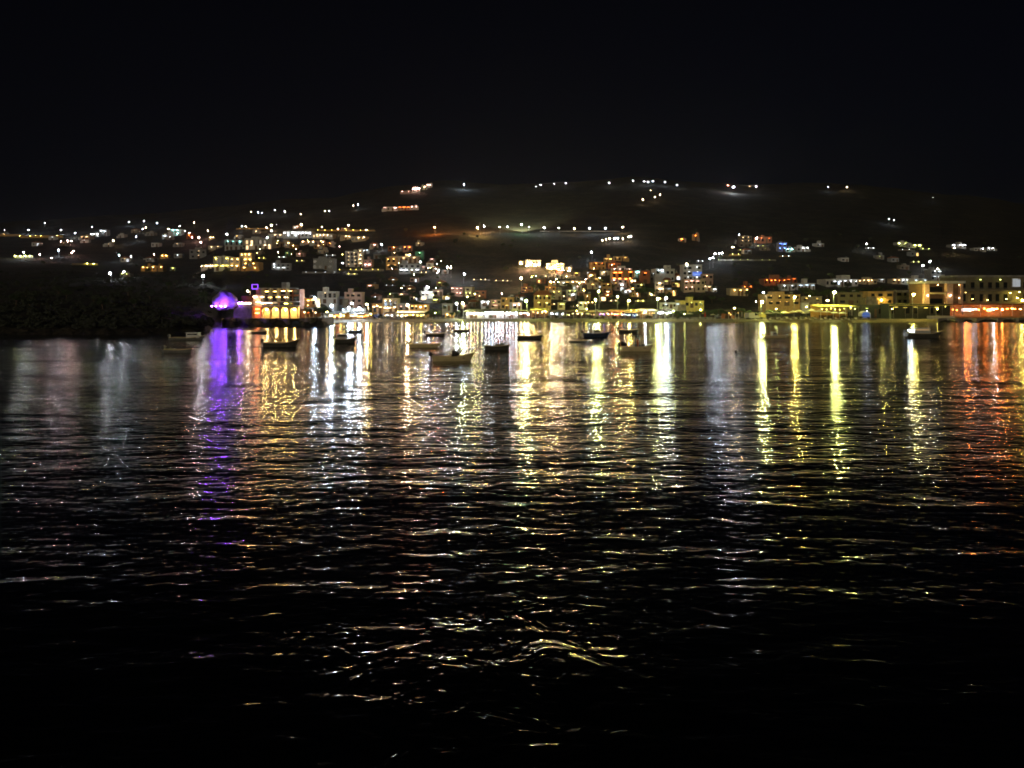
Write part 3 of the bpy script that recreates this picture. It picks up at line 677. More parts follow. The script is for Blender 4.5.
B(618,627,279.5,288.5,2,2,'pink','pinkish house with one blazing white doorway','white',1,260,.16,floors=(0,),rot=0)
B(630,636,280,286.5,1,1,'white','narrow house with tall bright white lit door','warm',2,330,.15,rot=0)
B(635.5,640.5,271,278,1,1,'white','slim hut with bluish white glowing front','cyan',1,330,.16,rot=0,name='hut')
B(641,650,271.5,284,2,1,'terracotta','tall windowless looking brick orange house beside the bluish hut','orange',1,55,.14,rot=0,floors=(1,))
B(650,657,273,281,2,2,'grey','grey house right of the brick orange house','white',1,8,.12,rot=0)
B(655,675,269.5,282,2,4,'white','bright white lit two floor house with side stair','cool',4,150,.14,floors=(1,),rot=.1)
B(655,664,282.5,293,2,2,'white','pale greenish white lit house with stepped wall above the lamps','warm',3,120,.14,rot=-.15)
B(664,672,288,292.5,1,2,'grey','small blue grey house between white house and hotel','cool',1,38,.12,rot=0)
B(662,680,303,308.5,1,5,'white','white kiosk row with bright cool lights under flat roof','cool',3,26,.12,D=262,rot=0,name='kiosk_row',cat='kiosk')
B(679,704,301,308,1,5,'yellowcanvas','low yellow wall house with dark square windows','lime',3,16,.12,D=262,rot=0)
B(683,702,265.5,281,3,4,'white','tall white block of the hillside hotel with arched windows and blue sign','white',2,50,.12,rot=0,floors=(0,1,2),name='hotel',cat='hotel',depth=7,lout=1.4)
B(684,705,280,292,2,5,'cream','cream lower wing of the hillside hotel with pink lit ground floor','pink',4,60,.12,rot=0,name='hotel',cat='hotel',floors=(0,1))
B(702,713,274.5,285,2,2,'pink','pinkish side wing of the hillside hotel with round corner','warm',1,34,.12,rot=-.1,name='hotel',cat='hotel',floors=(1,))
B(701,712,285.5,291.5,1,2,'white','plain cream wall annex right below the hillside hotel','warm',2,90,.13,rot=0)
B(713,717,288.5,292,1,1,'white','tiny white glowing hut right of the hotel annex','white',1,70,.13,rot=0,name='hut')
B(730,748,288.5,296,1,5,'cream','amber lit triangular terrace house alone in the dark','sodium',6,95,.13,rot=0,balc=2)
B(741,753,286,289,1,3,'terracotta','reddish roof house behind the amber terrace house','orange',2,60,.12,rot=0)
B(764,786,279,285.5,1,6,'terracotta','wide low house with dim orange red facade on the right','orange',5,52,.14,rot=0)
B(786,797,278,284,1,3,'terracotta','dim reddish house right of the wide orange red facade','orange',2,42,.13,rot=0)
B(781,795,284.5,291,1,4,'white','grey white lit house below the dim reddish house','white',2,40,.12,rot=0)
B(797,815,283.5,291,1,5,'white','grey white house with bright balcony strip behind the waterfront','cool',3,34,.12,rot=0,balc=2)
B(826,858,279.5,287,1,9,'white','long whitewashed row house with mixed arches behind the tall lamp','white',6,42,.13,rot=0,lit=.15,litc='cool')
B(858,877,279.5,284.5,1,5,'cream','cream lit row house right of the long whitewashed one','warm',5,85,.13,rot=0)
B(878,885,279,282.5,1,2,'white','short pale house at the end of the cream row','white',1,50,.13,rot=0)
B(892,901,279,284,1,2,'cream','cream house left end of the bluish white stepped terrace','warm',2,62,.13,rot=0)
B(901,915,278.5,285,1,4,'white','white middle part of the bluish white stepped terrace','white',4,72,.13,rot=0)
B(913,926,279,290,2,3,'white','bluish white two floor house stepping down behind the tall lamp','cool',3,72,.13,rot=0,balc=1)
B(868,893,292,305,2,3,'ochre','wide dim ochre house behind the glazed terrace',D=262,rot=0,lc='sodium',ln=2,ls=12,floors=(0,))
B(896,922,291,305,2,4,'stone','dim ochre house with row of narrow dark windows behind the tall lamp',D=264,rot=0)
B(838,864,293,305,2,3,'olivewall','dim olive house in shadow behind the pergola',D=266,rot=0)
B(862,889,305.5,318,1,7,'glaze','glazed seafront terrace with dark panes left of the low awning building','lime',3,20,.1,D=236,rot=0,name='seafront_terrace',cat='terrace')
B(766,800,295,306,2,4,'ochre','long amber washed two floor house behind the beach umbrellas','sodium',4,16,.12,D=262,rot=0,floors=(0,1))
B(801,822,297,308,2,3,'stone','ochre house behind the beach umbrellas and pergola','sodium',2,14,.12,D=264,rot=0)
B(740,752,236.5,247,3,3,'stone','dim stone building group under the right hill lamps','warm',2,16,.2,floors=(2,1))
B(757,772,237,243.5,1,4,'terracotta','brownish flat house at the top of the right hill lamp string','orange',2,55,.16,rot=0)
B(778,787,243,252,2,2,'grey','house with slanted bluish roof light on the right hill','blue',2,120,.16,name='house')
B(786,794,248.5,252.5,1,2,'white','small cyan green lit house on the right hill','cyan',2,170,.16)
B(797,809,247,252,1,3,'white','low bright white lit house on the right hill','white',3,150,.16,rot=0)
B(897,908,242.5,246.5,1,3,'white','left part of the zigzag greenish lit terraces on the right hill','lime',3,200,.18,rot=0)
B(908,922,244.5,248,1,4,'white','right part of the zigzag greenish lit terraces on the right hill','lime',3,200,.18,rot=0)
B(952,966,244.5,248,1,4,'white','single long white lit villa on the far right hill','white',4,330,.18,rot=0,name='villa',cat='villa')
B(974,984,248,251,1,3,'white','left of two small white lit houses on the far right hill','white',3,260,.17,rot=0)
B(987,995,247.5,250.5,1,2,'white','right of two small white lit houses on the far right hill','white',2,170,.17,rot=0)
B(930,942,270,281,2,2,'grey','grey house lit by the lamp above the orange framed front','white',2,45,.15)
B(678,686,238.5,242,1,2,'cream','left of two small orange lit hill cottages above the hotel','orange',1,200,.2,name='cottage')
B(692,699,234.5,241,1,1,'ochre','right of two small orange lit hill cottages above the hotel','orange',1,200,.2,name='cottage')
B(400,412,191,194,1,3,'pink','lowest house of the hilltop village','pink',2,90,.3,rot=0)
B(412,420,187.5,193,1,2,'white','middle pink white lit house of the hilltop village','pink',3,900,.35,rot=0)
B(421,427,186,190,1,2,'white','upper house of the hilltop village','warm',1,140,.3,rot=0)
B(426,432,184,188,1,2,'white','topmost house of the hilltop village','pink',2,120,.3,rot=0)
B(383,398,207,211,1,4,'white','left part of the pink orange row below the hilltop village','pink',3,80,.28,rot=0,name='row_house')
B(398,410,206.5,210.5,1,4,'pink','middle part of the pink orange row below the hilltop village','orange',3,80,.28,rot=0,name='row_house')
B(410,418,206,210,1,2,'white','right part of the pink orange row below the hilltop village','pink',2,70,.28,rot=0,name='row_house')
B(99,107,230,236,1,2,'white','bluish white lit block among the far left lamps','cool',2,420,.22,rot=0)
B(90,99,233.5,236.5,1,3,'white','long white lit low house left of the bluish block','white',3,330,.2,rot=0)
B(80,90,236,240,1,2,'cream','dim warm house left of the long white low house','warm',2,120,.18)
B(170,181,229.5,236,2,2,'white','cyan lit curved looking block among the left lamps','cyan',2,300,.2,rot=0)
B(186,193,234,239,1,1,'terracotta','small rust red house beside the pink lamps','orange',1,160,.18)
B(162,167,235,239,1,1,'white','small pale cyan hut among the left lamps','cool',1,400,.22,rot=0,name='hut')
B(209,214,237,240,1,2,'cream','small warm house right of the pink lamps','warm',2,260,.17)
B(208,222,246,250,1,4,'cream','dim warm row left of the cyan block','warm',2,90,.15,rot=0,name='row_house')
B(190,206,250,259,2,3,'grey','dim grey house in shadow left of the amber hotel','warm',1,16,.15)
B(160,168,255,258.5,1,2,'ochre','small amber glowing house on the left slope','sodium',2,300,.17,rot=0,name='cottage')
B(141,151,266.5,271.5,1,3,'ochre','left amber cottage at the headland crest','sodium',2,170,.14,rot=0,name='cottage')
B(152,163,266,271.5,1,3,'ochre','right amber cottage at the headland crest','sodium',3,210,.14,rot=0,name='cottage')
B(170,175.5,267.5,271,1,1,'white','tiny greenish lit hut at the headland crest','lime',1,110,.13,rot=0,name='hut')
B(120,130,273,277,1,2,'stone','low stone house lit yellow green at the headland crest','lime',2,60,.13,rot=0)
B(285,289,252,256,1,1,'green','small green lit hut under the long terraces','lime',1,60,.14,rot=0,name='hut')
B(604,612,258,262,1,3,'ochre','left amber washed ruin on the dark hillside','sodium',2,80,.15,name='house')
B(614,628,256.5,261.5,1,4,'ochre','wide amber washed house under the dotted lights','sodium',2,45,.15,name='house')
B(592,606,262.5,270,2,3,'ochre','orange washed house below the amber ruin','orange',2,60,.15,floors=(1,))
B(608,621,263,268.5,1,3,'terracotta','dim rust house above the orange two floor house','orange',1,50,.15)

# fill: ordinary small houses of the village quarters, mostly dark
def fill(zone, boxes, walls, cols, group, s=(15,70)):
    boxes = sorted(boxes)
    for i, (x, y, w_, h_) in enumerate(boxes):
        wl = R.choice(walls); c = R.choice(cols)
        wn = {'white':'whitewashed','cream':'cream','grey':'grey','ochre':'ochre','pink':'pinkish','stone':'stone','terracotta':'brick red'}[wl]
        on = R.random() < .7
        B(x-w_/2, x+w_/2, y-h_, y, 2 if h_ > 5.5 else 1, max(1, int(w_/4)), wl, 'small %s house %s%s' % (wn, zone, ordw(i, len(boxes))),
          c if on else None, 1, R.uniform(*s), .13, lit=.18, litc=R.choice(('warm','white','sodium')), lits=2.5, group=group, roof='tiled' if R.random() < .25 else 'flat')
W4 = ['white','cream','grey','ochre','pink','stone']
fill('in the upper left village', [(238,239,7,4),(256,234,7,3.6),(293,249,8,4),(300,257,8,4),(318,249,9,4),(331,247,8,4.5),(258,256,8,4),(322,254,9,4),(297,229,8,3),(345,231,8,3),(374,249,8,5),(377,259,7,5)], W4, ['warm','sodium','pink','orange'], 'houses of the upper left village', (90,320))
fill('in the stepped central quarter', [(541,284,9,5),(560,279,8,4.5),(566,286,9,5),(577,291,9,5.5),(592,279,8,5),(598,288,9,6),(608,297,9,6),(556,296,9,5.5),(572,299,9,5.5),(604,276,8,5),(620,291,10,5),(640,289,10,5.5),(628,294,8,4.5),(545,302,9,5)], W4+['terracotta'], ['warm','sodium','pink','yellow','white'], 'houses of the stepped central quarter', (25,110))
fill('left of the hillside hotel', [(652,296,9,5),(667,285,8,5),(676,287,8,4.5),(672,296,9,5.5),(636,297,9,4.5),(678,280,7,4.5)], W4, ['warm','pink','lime'], 'houses left of the hillside hotel', (15,60))
fill('on the dark right slope', [(820,247,9,3.5),(845,262,8,4),(905,270,9,4.5),(895,262,8,4),(915,256,9,4),(880,259,8,3.5),(765,251,8,3.5),(748,254,8,4)], ['stone','grey','white'], ['white','lime'], 'houses on the dark right slope', (2,16))
fill('on the left village fringe', [(424,270,8,4),(430,267,7,4),(436,272,7,4),(445,274,7,4),(400,252,8,4),(395,256,7,4),(419,246,7,3.5),(432,262,6,3.5),(414,282,8,4),(393,283,9,4),(371,289,9,4.5)], W4, ['warm','white','pink'], 'houses on the left village fringe', (10,130))
fill('in the far left hamlet', [(3,236,6,3),(52,240,7,3.6),(64,246,7,3.6),(85,243,7,3.5),(108,247,7,3.5),(121,238,7,3.5),(134,233,7,3.5),(150,236,8,3.5),(155,247,8,4),(178,247,8,4),(170,240,7,3.5),(36,246,8,3.5),(125,262,8,4),(150,262,9,4),(178,258,8,4)], ['stone','white','grey'], ['warm','white'], 'houses of the far left hamlet', (8,90))
fill('close behind the white taverna row', [(472,307,8,5),(495,307,8,4),(520,301,8,4.5),(507,303,7,4),(477,303,8,4),(464,309,7,4)], W4+['terracotta'], ['warm','pink','sodium'], 'houses close behind the white taverna row', (15,60))
fill('among the trees left of centre', [(375,300,8,4),(391,297,7,4),(402,298,8,4.5),(414,301,8,4.5),(424,300,7,4),(436,303,8,4),(447,300,7,4),(410,292,7,4),(440,286,7,4)], W4, ['warm','sodium','lime','white'], 'houses among the trees left of centre', (20,90))
fill('stepping down the centre slope', [(546,279,6,3.5),(553,285,6,3.6),(563,294,7,4),(570,301,7,4),(581,296,7,4),(589,275,6,3.6),(596,282,7,4),(603,301,7,4.2),(611,275,6,3.6),(617,286,7,4),(632,292,7,4),(645,281,6,3.6),(584,285,6,3.5),(577,276,6,3.4),(560,273,6,3.2)], W4+['terracotta'], ['warm','sodium','pink','yellow'], 'houses stepping down the centre slope', (30,120))
# the blue lettered sign on the hillside hotel (unreadable script from here)
def blue_sign():
    hx = None
    for o in col.objects:
        if o.get('label', '').startswith('tall white block of the hillside'): hx = o
    s = hx.location.y/F
    p = MB().box(.0, 9.2*s, -.25, -.1, 5.2*s, 9.2*s).build('sign_panel', E('blue', .55), hx)
    m = MB()
    for i, (a, h0, h1) in enumerate(((.6,6,8.6),(1.9,6,7.6),(3.1,6,7.4),(4.4,6,7.6),(5.8,6,7.4),(7.2,6,7.5))):
        m.tube([((a)*s,-.3,h0*s),((a+.35)*s,-.3,h1*s),((a+.7)*s,-.3,(h0+.2)*s),((a+1.1)*s,-.3,(h0+.9)*s)], .05, 5)
    m.build('lettering', E('cool', 1.2), p)
    for fl_, zc in ((2, 12.9), (1, 7.6)):
        for k in (-7.3, -3.6):
            a = MB(); a.prism([(k*s-.45,zc*s-.6),(k*s+.45,zc*s-.6)]+[(k*s+.45*cos(q*pi/8), zc*s+.3+.45*sin(q*pi/8)) for q in range(9)], -.16, -.09)
            a.build('arched_window', M['glass'], hx)
blue_sign()

# --- lit retaining walls and banks
def rwall(x0, x1, y, hpx, label, mat='stone', lampc=None, n=0, s=60, name='retaining_wall', dmin=None, D=None):
    N_ = 8; m = MB(); x0_ = x0
    xc = (x0+x1)/2
    if dmin is None and xc < 245: dmin = d0(xc)+126
    Dm = D or solve(xc, y, 0, dmin)
    pts = []
    for i in range(N_+1):
        x = lerp(x0, x1, i/N_); Dx = D or max(Dm*.93, min(Dm*1.07, solve(x, y, 0, dmin))); pts.append((x, Dx))
    for (xa, Da), (xb, Db) in zip(pts, pts[1:]):
        k = len(m.v)
        for x, Dx in ((xa, Da), (xb, Db)):
            zb = ht(x, Dx); hh = hpx*Dx/F
            for dd, z in ((0, zb-1.5), (0, zb+hh), (.5, zb+hh), (.5, zb-1.5)): m.v.append(((x-512)*(Dx+dd)/F, Dx+dd, z))
        for a in range(3): m.f.append((k+a, k+4+a, k+5+a, k+a+1))
    m.f.append((0,1,2,3)); k = len(m.v)-4; m.f.append((k+3,k+2,k+1,k))
    cx, cy = (xc-512)*Dm/F, Dm
    m.v = [(a-cx, b-cy, c) for a, b, c in m.v]
    t = empty(name, (cx, cy, 0), 0, label, 'wall', 'low garden walls' if name == 'garden_wall' else None)
    m.build('wall', M[mat], t)
    for i in range(n):
        x, Dx = pts[int((i+.5)*N_/n)]
        wlamp(t, lampc, s, .16, (x-512)*Dx/F-cx, Dx-1.3-cy, ht(x, Dx)+hpx*Dx/F*.8)
rwall(-40,20,236.5,2.2,'dim amber lit retaining wall at the left picture edge','ochre','sodium',3,60)
rwall(20,63,238,2.6,'long yellow lit retaining wall under the two bright far left lamps','ochre','yellow',6,260)
rwall(14,33,258,2.6,'pale green lit retaining wall on the far left slope','white','lime',4,420)
rwall(72,98,265.3,2.0,'thin yellow green lit retaining wall above the dark headland','ochre','lime',4,420)
rwall(143,158,260,1.5,'dim greenish retaining wall left of the amber cottage','stone','lime',2,60)
rwall(302,340,273.5,1.6,'faint grey retaining wall below the unfinished building','concrete','white',4,7)
rwall(340,384,271.5,2.4,'olive lit grassy bank wall below the four floor block','stone','yellow',6,26)
rwall(472,490,280.5,1.0,'left pale stretch of the lit road wall on the dark central hill','concrete','warm',3,28)
rwall(494,512,281.5,1.0,'right pale stretch of the lit road wall on the dark central hill','concrete','warm',3,24)
rwall(718,776,261,1.5,'long faint road wall on the right hill under the lamp string','concrete','lime',6,7)
rwall(236,272,229.5,1.2,'dim brown road wall behind the left village','ochre','sodium',4,25)
rwall(318,375,231.5,1.6,'amber lit road wall above the short warm terrace','ochre','yellow',7,75)
rwall(540,620,231.8,1.0,'long faint wall carrying the hillside road','stone')
rwall(384,396,286,.8,'thin grey wall above the pale roofs left of centre','concrete','white',2,6)
rwall(609,652,306,5.5,'lit green yellow garden bank in the town centre','yellowcanvas','lime',5,26,D=258)
rwall(560,610,309.5,2.0,'long yellow lit canopy wall in the stepped quarter','yellowcanvas','lime',4,30,D=256)
rwall(630,672,303,3.5,'dim olive garden wall left of the white kiosks','stone','lime',2,20,D=262)
rwall(744,766,315.5,5.0,'yellow lit garden wall behind the bright twin lamp','yellowcanvas','lime',3,26,D=246)

def gwalls(zone, pts, cols, group):
    pts = sorted(pts)
    for i, (x, y, w_) in enumerate(pts):
        rwall(x-w_/2, x+w_/2, y, R.uniform(1.0,2.0), 'low lit garden wall %s%s' % (zone, ordw(i, len(pts))), R.choice(['white','stone','ochre','concrete']), R.choice(cols), 2, R.uniform(15,60), name='garden_wall')
gwalls('in the stepped central quarter', [(548,293,9),(566,298,10),(581,290,9),(590,304,8),(606,288,10),(613,302,9),(624,276,8),(640,302,10),(650,277,9),(662,300,9),(575,307,9),(552,305,8)], ['warm','lime','yellow','sodium'], '')
gwalls('on the left village slope', [(352,275,12),(392,262,10),(402,271,9),(424,274,9),(330,256,12),(300,262,10),(262,259,9),(282,258,9),(407,287,12),(425,293,9)], ['warm','white','yellow'], '')
gwalls('on the right hill', [(742,251,9),(735,256,12),(760,247,10),(785,257,12),(905,251,14),(925,250,12),(915,263,10),(870,249,10),(700,262,8)], ['lime','white'], '')

# --- tavernas on the promenade: open fronts under canopies
def taverna(x0, x1, yt, yb, c, s, n, label, roofm='roofdark', back='white', D=None, posts=5, r=.13, rows=2, slope=.4):
    xc = (x0+x1)/2; D = D or d0(xc)+11.5
    k = D/F; z0 = ht(xc, D); w = (x1-x0)*k; H = CAMZ-(yt-HZ)*k - z0
    t = empty('taverna', ((xc-512)*k, D, z0), 0, label, 'taverna')
    MB().prism([(-w/2,0),(w/2,0),(w/2,.06),(-w/2,.06)], -.2, 7).build('floor', M['concrete'], t)
    MB().box(-w/2, w/2, 7, 7.2, 0, H+slope-.1).build('back_wall', M[back], t)
    rf = MB(); rf.v = [(-w/2-.2,-.6,H-slope*.3),(w/2+.2,-.6,H-slope*.3),(w/2+.2,7.4,H+slope),(-w/2-.2,7.4,H+slope),(-w/2-.2,-.6,H-slope*.3-.18),(w/2+.2,-.6,H-slope*.3-.18),(w/2+.2,7.4,H+slope-.18),(-w/2-.2,7.4,H+slope-.18)]
    rf.f = [(0,1,2,3),(7,6,5,4),(4,5,1,0),(5,6,2,1),(6,7,3,2),(7,4,0,3)]; rf.build('roof', M[roofm], t)
    for i in range(posts):
        link('post', boxmesh('tp', 'post', M['white'], -.06, .06, -.06, .06, 0, H-slope*.3-.2), t, (lerp(-w/2+.1, w/2-.1, i/(posts-1)), -.3, .062))
    MB().box(-w*.3, w*.1, 5.6, 6.2, .07, 1.1).build('counter', M['wood'], t)
    for j in range(rows):
        for i in range(n):
            link('ceiling_lamp', bulbmesh(c if not isinstance(c, (list, tuple)) else c[(i+j) % len(c)], s*.3*R.uniform(.3, 1.8), r), t, (lerp(-w/2, w/2, (i+.5+R.uniform(-.2,.2))/n), .8+j*2.6, H-.6-R.uniform(0,.5)))
    return t, w, D, z0
taverna(465,483,311,320,['white','pink','lime'],330,5,'left bay of the blazing white taverna row on the beachfront', rows=3)
taverna(484,504,310.5,320,['white','pink','cool','white'],400,6,'middle bay of the blazing white taverna row on the beachfront', rows=3)
taverna(505,518,311,320,['white','pink','cool'],330,4,'right bay of the blazing white taverna row on the beachfront', rows=3)
taverna(519,530,311,320,['pink','warm','pink'],240,3,'pink lit taverna at the right end of the white row', back='pink')
taverna(531,549,309.5,319,['sodium','warm'],42,4,'taverna under a pale yellow canopy between the pink one and the string lights', roofm='yellowcanvas', back='ochre')
taverna(550,565,311.5,319,['cool','white'],95,3,'dark canopied taverna with bluish white string lights', roofm='dark', back='grey')
taverna(566,596,311.5,319,['warm','lime','pink'],30,6,'long dim taverna with dark tables under a brown canopy', roofm='wood', back='wood')
taverna(599,610,311.5,319,['pink','purple','warm'],75,3,'small lavender lit taverna left of the salmon one', roofm='roofdark', back='pink')
taverna(611,624,311.5,319,['orange','pink'],110,4,'salmon orange lit taverna in the town centre', roofm='terracotta', back='pink')
taverna(625,640,312.5,319,['cool','white'],26,4,'taverna with pale bluish awning under a long brown roof', roofm='wood', back='blue')
taverna(642,657,310.5,319,['sodium'],22,3,'brown taverna with pale gable left of the white lit one', roofm='canvas', back='ochre')
taverna(659,673,310.5,320,['white','cool','lime'],210,4,'bright bluish white taverna left of the dark trees')
taverna(383,404,313.5,320,['warm','white'],60,4,'low warm taverna with brown roof below the cream two floor house', roofm='wood')
taverna(396,424,312.3,319,['warm','yellow'],90,6,'wide pale terrace with sloping roof left of the green bushes', roofm='canvas', back='cream')
taverna(327,344,313,320.5,['sodium','yellow','orange'],120,4,'amber beach taverna beside the end of the stone quay', back='ochre')
taverna(346,368,313.5,320.5,['sodium','warm','orange'],120,6,'amber beach taverna under the white floodlights', back='ochre')
taverna(298,314,309,318,['sodium','warm','orange'],110,4,'amber lit garden taverna right of the arcaded hotel', back='ochre', roofm='wood', D=d0(306)+12)
B(301,316,299,310,2,3,'ochre','amber house with upper terrace right of the arcaded hotel','sodium',3,60,.12,D=d0(306)+30,rot=0,balc=1)
taverna(728,742,311,318,['sodium'],40,2,'small amber bar among the dark trees', back='terracotta', roofm='wood')
taverna(820,858,306,318.5,['yellow','lime'],70,8,'large pale yellow pergola taverna under the tallest lamp', roofm='yellowcanvas', back='ochre', posts=7, rows=1)
# yard wall behind white floodlights
tt = rwall(344,366,314,9,'white lit yard wall behind three floodlights','white','cool',5,60,D=250,name='yard_wall')

# --- umbrellas, kiosk, cars, tables
def umb_proto():
    t = empty('beach_umbrella', (0,0,0)); MB().cyl(0,0,-.3,2.3,.03,.03,6).build('pole', M['wood'], t)
    c = MB().cyl(0,0,1.95,2.5,1.35,.04,10); c.f = c.f[:-2]; o = c.build('canopy', M['canvas'], t)
    MB().cyl(0,0,2.5,2.62,.04,.02,6).build('finial', M['wood'], o)
    return t
up = umb_proto(); first = True
ul = [(776,316,1),(785,315.5,1),(793,316.5,1.1),(799,315.5,1.2),(806,317,1),(811,316,1.3),(819,317,1.2),(827,317.5,1.1),(835,318,1),(843,318,1.0),(768,316.5,.9),(760,317,.9),(713,318.5,.7),(690,317.5,.8),(580,317.5,.9),(588,317.5,.8)]
ul.sort()
for i, (x, y, s) in enumerate(ul):
    D = d0(x)+4.5+R.uniform(0, 5)
    lab = 'pale canvas beach umbrella on the seafront%s' % ordw(i, len(ul))
    if first: up.location = W(x, D); tag(up, lab, 'umbrella', 'pale beach umbrellas'); up.scale = (s,s,s); first = False
    else: dup(up, W(x, D), R.uniform(0, 1), lab, 'pale beach umbrellas', s)
D = d0(705)+8; rp = empty('closed_parasol', W(705, D), 0, 'closed red parasol among the dark tamarisk trees', 'parasol')
MB().cyl(0,0,-.3,2.2,.04,.03,6).build('pole', M['wood'], rp); MB().cyl(0,0,.7,2.3,.3,.05,8).build('canopy', M['red'], rp)
def sunbed():
    t = empty('sunbed', (0,0,0)); m = MB(); m.box(-.32,.32,-.5,.9,.28,.34); m.build('seat', M['canvas'], t)
    b = MB(); b.v = [(-.32,.9,.3),(.32,.9,.3),(.32,1.45,.75),(-.32,1.45,.75),(-.32,.94,.26),(.32,.94,.26),(.32,1.49,.71),(-.32,1.49,.71)]; b.f = [(0,1,2,3),(7,6,5,4),(0,4,5,1),(1,5,6,2),(2,6,7,3),(3,7,4,0)]; b.build('backrest', M['canvas'], t)
    for x_ in (-.28,.28):
        for y_ in (-.45,.85): link('leg', boxmesh('sl','leg',M['metal'],-.02,.02,-.02,.02,-.1,.28), t, (x_,y_,0))
    return t
sb = sunbed(); f1 = True; k = 0
pts = [(x, 3.5+(i % 2)*2.2) for i, x in enumerate(range(772, 862, 5))]
for i, (x, dd) in enumerate(pts):
    loc = W(x+R.uniform(-1,1), d0(x)+dd); lab = 'empty sunbed on the sand in front of the umbrellas%s' % ordw(i, len(pts))
    if f1: sb.location = loc; tag(sb, lab, 'sunbed', 'sunbeds on the right hand beach'); f1 = False
    else: dup(sb, loc, R.uniform(-.3,.3), lab)
def table():
    t = empty('taverna_table', (0,0,0)); link('tabletop', boxmesh('tt','tabletop',M['canvas'],-.45,.45,-.45,.45,.70,.75), t); MB().cyl(0,0,0,.7,.04,.04,6).build('leg', M['wood'], t); MB().cyl(0,0,0,.04,.28,.22,8).build('foot', M['wood'], t); return t
def chair():
    t = empty('taverna_chair', (0,0,0)); link('seat', boxmesh('cs','seat',M['wood'],-.22,.22,-.22,.22,.43,.47), t); link('backrest', boxmesh('cb','backrest',M['wood'],-.22,.22,.18,.22,.5,.95), t)
    for x_ in (-.19,.19):
        link('leg', boxmesh('cl','leg',M['wood'],-.02,.02,-.02,.02,0,.43), t, (x_,-.19,0)); link('leg', boxmesh('cl2','leg',M['wood'],-.02,.02,-.02,.02,0,.95), t, (x_,.2,0))
    return t
tb = table(); ch = chair(); nt_ = 0
tag(tb, 'cloth topped taverna table standing on the seafront promenade', 'table', 'taverna tables on the promenade'); tag(ch, 'dark wooden taverna chair standing on the seafront promenade', 'chair', 'taverna chairs on the promenade')
for x in list(range(334, 368, 7))+list(range(386, 424, 7))+list(range(468, 672, 6))+list(range(770, 860, 8)):
    D = d0(x)+6.6+R.uniform(0,3); loc = W(x, D); loc = (loc[0], loc[1], loc[2]+.01)
    if nt_ == 0: tb.location = loc
    else: dup(tb, loc)
    for sgn in (-1, 1):
        l2 = (loc[0]+sgn*.75, loc[1]+R.uniform(-.1,.1), loc[2]); rz = -sgn*pi/2
        if nt_ == 0 and sgn == -1: ch.location = l2; ch.rotation_euler = (0,0,rz)
        else: dup(ch, l2, rz)
    nt_ += 1
def kiosk():
    x, D = 866, 233; k = D/F; t = empty('kiosk', W(x, D), 0, 'small arched kiosk with blue lit front beside the pergola', 'kiosk')
    pts = [(-1.5,0),(1.5,0)]+[(1.5*cos(q*pi/10), 1.4+.9*sin(q*pi/10)) for q in range(11)]
    MB().prism(pts, 0, 2).build('shell', M['white'], t)
    pts = [(-1.2,.3),(1.2,.3)]+[(1.2*cos(q*pi/10), 1.25+.75*sin(q*pi/10)) for q in range(11)]
    MB().prism(pts, -.06, -.005).build('front_panel', E('blue', .22), t); MB().box(-1.3,1.3,-.5,-.07,.75,.85).build('counter', M['white'], t)
    wlamp(t, 'cool', 50, .1, 0, -.6, 2.3)
kiosk()
def car(x, D, body, label, rz=0, name='parked_car', van=False):
    t = empty(name, W(x, D), rz, label, 'van' if van else 'car'); L_, Wd = 4.2, 1.7; hh = 1.95 if van else 1.42
    if van: p = [(-2.2,.35),(2.2,.35),(2.25,.9),(1.7,1.1),(1.25,1.9),(-2.15,1.95),(-2.25,1.2)]
    else: p = [(-2.05,.35),(2.05,.35),(2.1,.75),(1.1,.88),(.55,1.38),(-.95,1.42),(-1.55,.95),(-2.1,.88)]
    MB().prism(p, -Wd/2, Wd/2).build('body', M[body], t)
    g = [(1.0,.92),(.52,1.33),(-.92,1.36),(-1.42,.97)] if not van else [(1.55,1.15),(1.2,1.8),(.3,1.85),(.3,1.15)]
    MB().prism(g[::-1], -Wd/2-.01, -Wd/2-.001).build('side_window', M['glass'], t); MB().prism(g[::-1], Wd/2+.001, Wd/2+.01).build('side_window', M['glass'], t)
    for a in (-1.3, 1.3):
        for b in (-Wd/2+.02, Wd/2-.2):
            wh = MB(); wh.prism([(a+.32*cos(q*pi/6), .32+.32*sin(q*pi/6)) for q in range(12)], b, b+.2); o = wh.build('wheel', M['tyre'], t)
            MB().prism([(a+.18*cos(q*pi/6), .32+.18*sin(q*pi/6)) for q in range(12)], b-.01 if b < 0 else b+.2, b if b < 0 else b+.21).build('rim', M['metal'], o)
    for b in (-.6, .6): MB().box(2.08,2.14,b-.12,b+.12,.62,.76).build('headlight', M['white'], t)
car(335, d0(335)+22, 'carsilver', 'silver car parked under the white street lamp by the quay end', .2)
car(449, d0(449)+24, 'cardark', 'dark blue car parked by the shadowed garage left of the taverna row', .1)
car(752, d0(752)+12, 'carwhite', 'white van parked under the bright twin street lamp', .5, 'parked_van', True)
car(379, d0(379)+13, 'cardark', 'dark car parked facing the beach below the warm lamp', 1.2)
car(722, d0(722)+16, 'carsilver', 'pale car half hidden among the dark tamarisk trees', .1)

